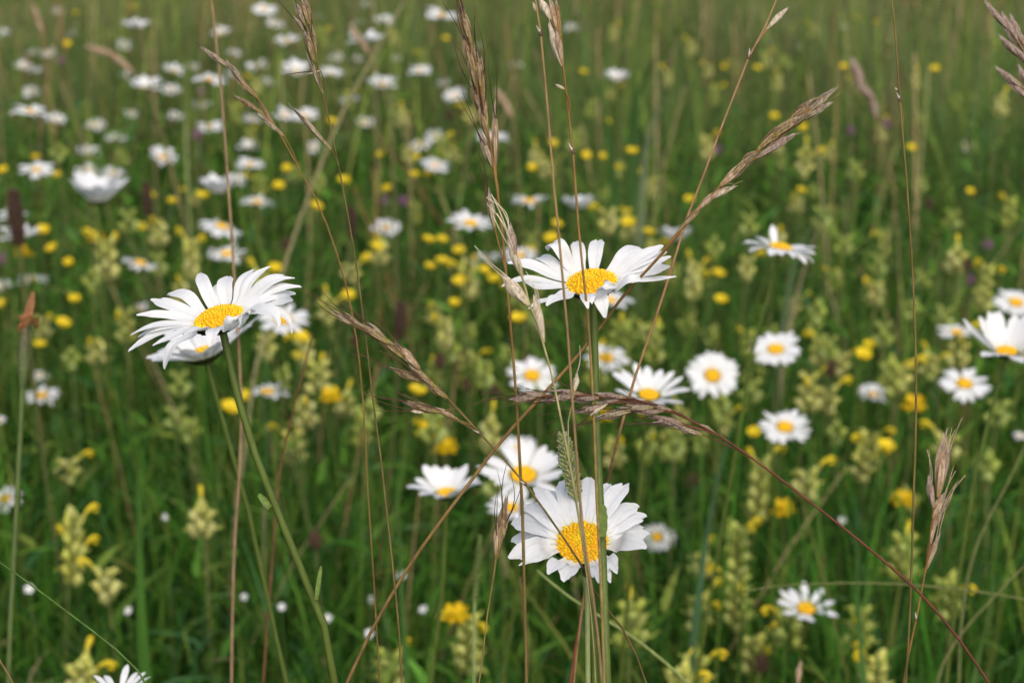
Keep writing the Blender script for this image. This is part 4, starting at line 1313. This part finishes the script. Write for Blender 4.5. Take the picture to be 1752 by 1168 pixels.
def plantain_proto(seed, H=0.42):
    r = random.Random(seed)
    root = empty("plantain", (0, 0, 0), None, "plantain", "dark plantain heads in the grass")
    mb = MB()
    mb.tube(spline([(.02, 0, 0), (.008, .008, H * .5), (0, 0, H - .028)], 8), [.0014, .0011], (.11, .12, .04), 5)
    mb.build("stem", M_STEM, root)
    hm = MB()
    hm.tube(spline([(0, 0, H - .030), (0, 0, H - .02), (0, 0, H - .008), (0, 0, H + .002)], 8), [.002, .0042, .004, .001], (.05, .03, .018), 8)
    for i in range(80):
        u = (i + .5) / 80
        a = i * 2.399963
        rr = .0044 * math.sin(math.pi * (.12 + .8 * u)) ** .5
        p = np.array([math.cos(a) * rr, math.sin(a) * rr, H - .03 + .032 * u])
        hm.ball(p, .0011, np.array([.085, .045, .028]) * r.uniform(.6, 1.5), (math.cos(a), math.sin(a), .7), 1.5, 3, 5)
    hm.build("seed_spike", M_SEED, root)
    return root


def eyebright_proto(seed, H=0.30):
    r = random.Random(seed)
    root = empty("eyebright", (0, 0, 0), None, "small flower", "tiny white flowers low in the grass")
    mb = MB()
    mb.tube(spline([(.006, 0, 0), (.003, .004, H * .5), (0, 0, H)], 6), [.0008, .0006], (.10, .15, .035), 4)
    for i in range(3):
        blade_pair(mb, np.array([.003, .002, H * (.4 + .18 * i)]), i * 1.57, .010, .006, (.08, .15, .035))
    mb.build("stem", M_STEM, root)
    bm = MB()
    X, Y, A = head_basis(np.array([r.uniform(-.2, .2), -.6, .8]))
    c = np.array([0, 0, H])
    for i in range(5):
        a = 2 * math.pi * i / 5
        rad, sd = math.cos(a) * X + math.sin(a) * Y, -math.sin(a) * X + math.cos(a) * Y
        rows = []
        for u in np.linspace(0, 1, 4):
            p = c + rad * .0034 * (.1 + u) + A * .0012 * u
            ww = .0028 * math.sin(math.pi * (.2 + .6 * u))
            rows.append([p - sd * ww / 2, p, p + sd * ww / 2])
        bm.grid(np.array(rows), WHITE * .95)
    bm.ball(c, .0009, np.array([.7, .6, .1]), A, 1, 3, 5)
    bm.build("blossom", M_PETAL, root)
    return root


USED = set()


def put(proto, H, px, py, z, rot, phrase, scale_xy=None):
    """Stand a copy (the first time the prototype itself) so its top is at pixel (px, py), z metres up."""
    d = depth_at_height(px, py, z)
    p = P(px, py, d)
    if proto.name in USED:
        root = proto.copy()
        C.objects.link(root)
        for ch in list(proto.children):
            c = ch.copy()
            C.objects.link(c)
            c.parent = root
    else:
        root = proto
        USED.add(proto.name)
    s = scale_xy if scale_xy else z / H
    root.location = (p[0], p[1], 0)
    root.scale = (s, s, z / H)
    root.rotation_euler = (rng.uniform(-.05, .05), rng.uniform(-.05, .05), rot)
    # keep the top where it belongs after the small lean
    top = Matrix.Translation(root.location) @ root.rotation_euler.to_matrix().to_4x4() @ Vector((0, 0, z))
    root.location.x += p[0] - top.x
    root.location.y += p[1] - top.y
    later(root, phrase, px, py)
    return root


BUTTER = [(228, 14), (130, 24), (116, 78), (61, 271), (97, 302), (5, 293), (252, 336), (295, 347), (347, 338), (491, 291), (477, 320), (588, 312), (540, 356), (245, 391), (567, 210), (73, 397), (763, 68), (715, 270), (709, 302),
          (652, 266), (662, 326), (590, 312), (911, 290), (946, 249), (1003, 270), (1033, 270), (1056, 290), (1082, 262), (952, 386), (1075, 384), (1036, 210), (998, 126), (644, 425), (631, 442), (733, 414), (756, 412), (757, 450),
          (735, 458), (828, 466), (846, 479), (787, 483), (778, 522), (765, 580), (596, 508), (785, 430), (944, 411), (887, 549), (713, 673), (1500, 40), (1468, 33), (1295, 118), (1237, 117), (1443, 116), (1325, 201), (1376, 221),
          (1370, 328), (1600, 120), (90, 428), (117, 452), (128, 516), (107, 556), (5, 521), (68, 592), (392, 701), (422, 682), (470, 462), (515, 582), (1228, 470), (1233, 514), (1488, 592), (1477, 610), (1515, 766), (1290, 742),
          (1110, 400), (1180, 345), (1085, 300), (735, 300), (905, 430), (1660, 330), (1560, 255)]
TREFOIL = [(165, 411), (40, 437), (567, 684), (1563, 700), (735, 745), (762, 772), (1105, 708), (1028, 718), (780, 1060), (1340, 878), (1545, 862)]
RATTLE = [(100, 265, 0), (218, 375, 0), (325, 432, 1), (690, 205, 0), (800, 650, 2), (520, 600, 0), (545, 640, 1), (500, 760, 1), (300, 712, 0), (325, 738, 0), (125, 920, 2), (115, 803, 0), (745, 738, 1), (800, 468, 1), (650, 425, 0),
          (1062, 572, 1), (1092, 570, 0), (1175, 560, 0), (1302, 830, 2), (1262, 945, 2), (1080, 1050, 1), (1198, 1040, 1), (1292, 622, 1), (1402, 598, 1), (1638, 178, 0), (1715, 178, 0), (1465, 292, 0), (1575, 320, 0), (1380, 275, 1),
          (1730, 362, 1), (1555, 855, 0), (1548, 935, 1), (1472, 1062, 1), (1490, 760, 1), (1642, 588, 1), (1592, 628, 1), (1262, 1030, 2), (1352, 1055, 1), (1478, 792, 1), (1215, 576, 0), (1355, 528, 0), (1560, 530, 0), (140, 1150, 1),
          (800, 1100, 2), (850, 815, 0), (668, 1135, 1), (1190, 1132, 1), (1165, 1160, 1), (1625, 1010, 1), (1130, 760, 1), (1160, 770, 0), (1050, 770, 0), (1240, 720, 0), (1190, 480, 1), (1130, 470, 0), (1120, 430, 0), (1060, 395, 1),
          (1080, 390, 0), (1040, 375, 0), (935, 290, 0), (980, 240, 0), (1210, 250, 0), (1110, 320, 0), (700, 270, 0), (180, 430, 1), (270, 395, 0), (165, 600, 0), (70, 560, 0), (560, 530, 1), (600, 470, 0), (455, 590, 0), (445, 480, 0),
          (180, 990, 0), (345, 880, 0), (590, 690, 0), (520, 700, 0), (1690, 500, 2), (1580, 480, 0), (1640, 440, 0), (1500, 500, 0),
          (1445, 420, 0), (1415, 680, 0), (1385, 660, 1), (1440, 620, 0), (1540, 640, 0), (1710, 700, 0), (1690, 790, 0), (1620, 760, 0), (1380, 820, 0),
          (1200, 960, 0), (1500, 1140, 1), (1290, 1110, 1)]
MAUVE = [(945, 97), (337, 231), (658, 344), (1227, 257), (1516, 213), (345, 157), (1456, 225), (5, 445), (1660, 480), (690, 345), (1690, 420), (105, 105)]
SEED = [(540, 925), (605, 584), (752, 620), (843, 668), (1185, 823), (1655, 455), (1303, 1135), (1422, 632), (905, 620), (1590, 350), (770, 200), (490, 420), (800, 660)]
PLANT = [(603, 355), (250, 315), (685, 520)]
EYE = [(50, 1008), (220, 1044), (353, 882), (418, 1021), (482, 1038), (560, 1057), (285, 884), (634, 1025), (632, 1083), (725, 1042), (687, 985), (1440, 890)]


def small_flowers():
    pr = [rattle_proto(21, .028, 1, (1.08, 1.02, 1.2)), rattle_proto(22, .038, 2, (1.1, 1.04, 1.2)), rattle_proto(23, .062, 3, (1.06, 1.02, 1.0))]
    alts = [rattle_proto(24, .026, 0, (.66, .76, .7)), rattle_proto(25, .036, 1, (.8, .86, .8)), rattle_proto(26, .055, 2)]
    r = random.Random(5)
    words = ["pale rattle spike", "yellow-flowered rattle spike", "tall rattle spike"]
    for (x, y, k) in RATTLE:
        z = r.uniform(.28, .37) if y > 500 else r.uniform(.30, .42)
        put((pr if r.random() < .65 else alts)[k], .36, x, y - (18, 24, 48)[k], z, r.uniform(0, 6.28), words[k], r.uniform(.85, 1.1))
    # more pale rattle in the gaps of the right and middle meadow
    done = [(x, y) for x, y, _ in RATTLE] + [(a[0], a[1]) for a in DAISIES]
    n = 0
    tries = 0
    while n < 105 and tries < 6000:
        tries += 1
        x = r.triangular(-20, 1770, 1350)
        y = r.uniform(40, 760)
        if min(math.hypot((x - a), (y - b) * 1.3) for a, b in done) < 30:
            continue
        done.append((x, y))
        z = r.uniform(.29, .40)
        put(r.choice([alts[0], alts[0], pr[0], alts[1]]), .36, x, y, z, r.uniform(0, 6.28), "faint rattle spike", r.uniform(.75, 1.0))
        n += 1
    bp = [buttercup_proto(31), buttercup_proto(32), buttercup_proto(33)]
    for (x, y) in BUTTER:
        z = r.uniform(.33, .44)
        put(r.choice(bp), .36, x, y, z, r.uniform(-.6, .6), "yellow buttercup", r.uniform(.8, 1.1))
    tp = [trefoil_proto(41), trefoil_proto(42)]
    for (x, y) in TREFOIL:
        put(r.choice(tp), .30, x, y, r.uniform(.27, .36), r.uniform(0, 6), "golden trefoil cluster", r.uniform(.9, 1.15))
    cp = clover_proto(51)
    for (x, y) in MAUVE:
        put(cp, .34, x, y, r.uniform(.32, .40), r.uniform(0, 6), "mauve clover head", r.uniform(.6, .8))
    sp = clover_proto(52, mauve=False)
    for (x, y) in SEED:
        put(sp, .34, x, y, r.uniform(.30, .38), r.uniform(0, 6), "dark seed head", r.uniform(.85, 1.15))
    pp = plantain_proto(61)
    for (x, y) in PLANT:
        put(pp, .42, x, y, r.uniform(.44, .50), r.uniform(0, 6), "dark plantain spike", 1.15)
    put(pp, .42, 22, 330, .60, 1.0, "dark plantain spike", 1.3)
    ep = eyebright_proto(71)
    for (x, y) in EYE:
        put(ep, .30, x, y, r.uniform(.27, .34), r.uniform(-.5, .5), "tiny white flower", r.uniform(.8, 1.1))


# ------------------------------------------------------------------ build
make_ground()
make_grass()
front_daisies()
other_daisies()
oats()
green_spike("hairy pale green grass spike above the lower front daisy", 0.575, (986, 850), (962, 742), 40, [(990, 890), (998, 950), (1004, 1020), (1006, 1180)], [(.38, .44, .17), (.32, .40, .13), (.46, .46, .25)], 81)
green_spike("blurred green grass spike standing right of the low cup daisy's stem", 0.85, (812, 1030), (822, 915), 20, [(810, 1090), (812, 1180)], [(.13, .20, .05), (.17, .22, .06)], 82, False)
green_spike("blurred green spike among the upper left daisies", 2.4, (318, 210), (318, 108), 20, [(318, 250), (320, 300)], [(.17, .24, .06), (.20, .26, .07)], 83, False)
dried_bud()
broad_leaves()
small_flowers()
write_labels()
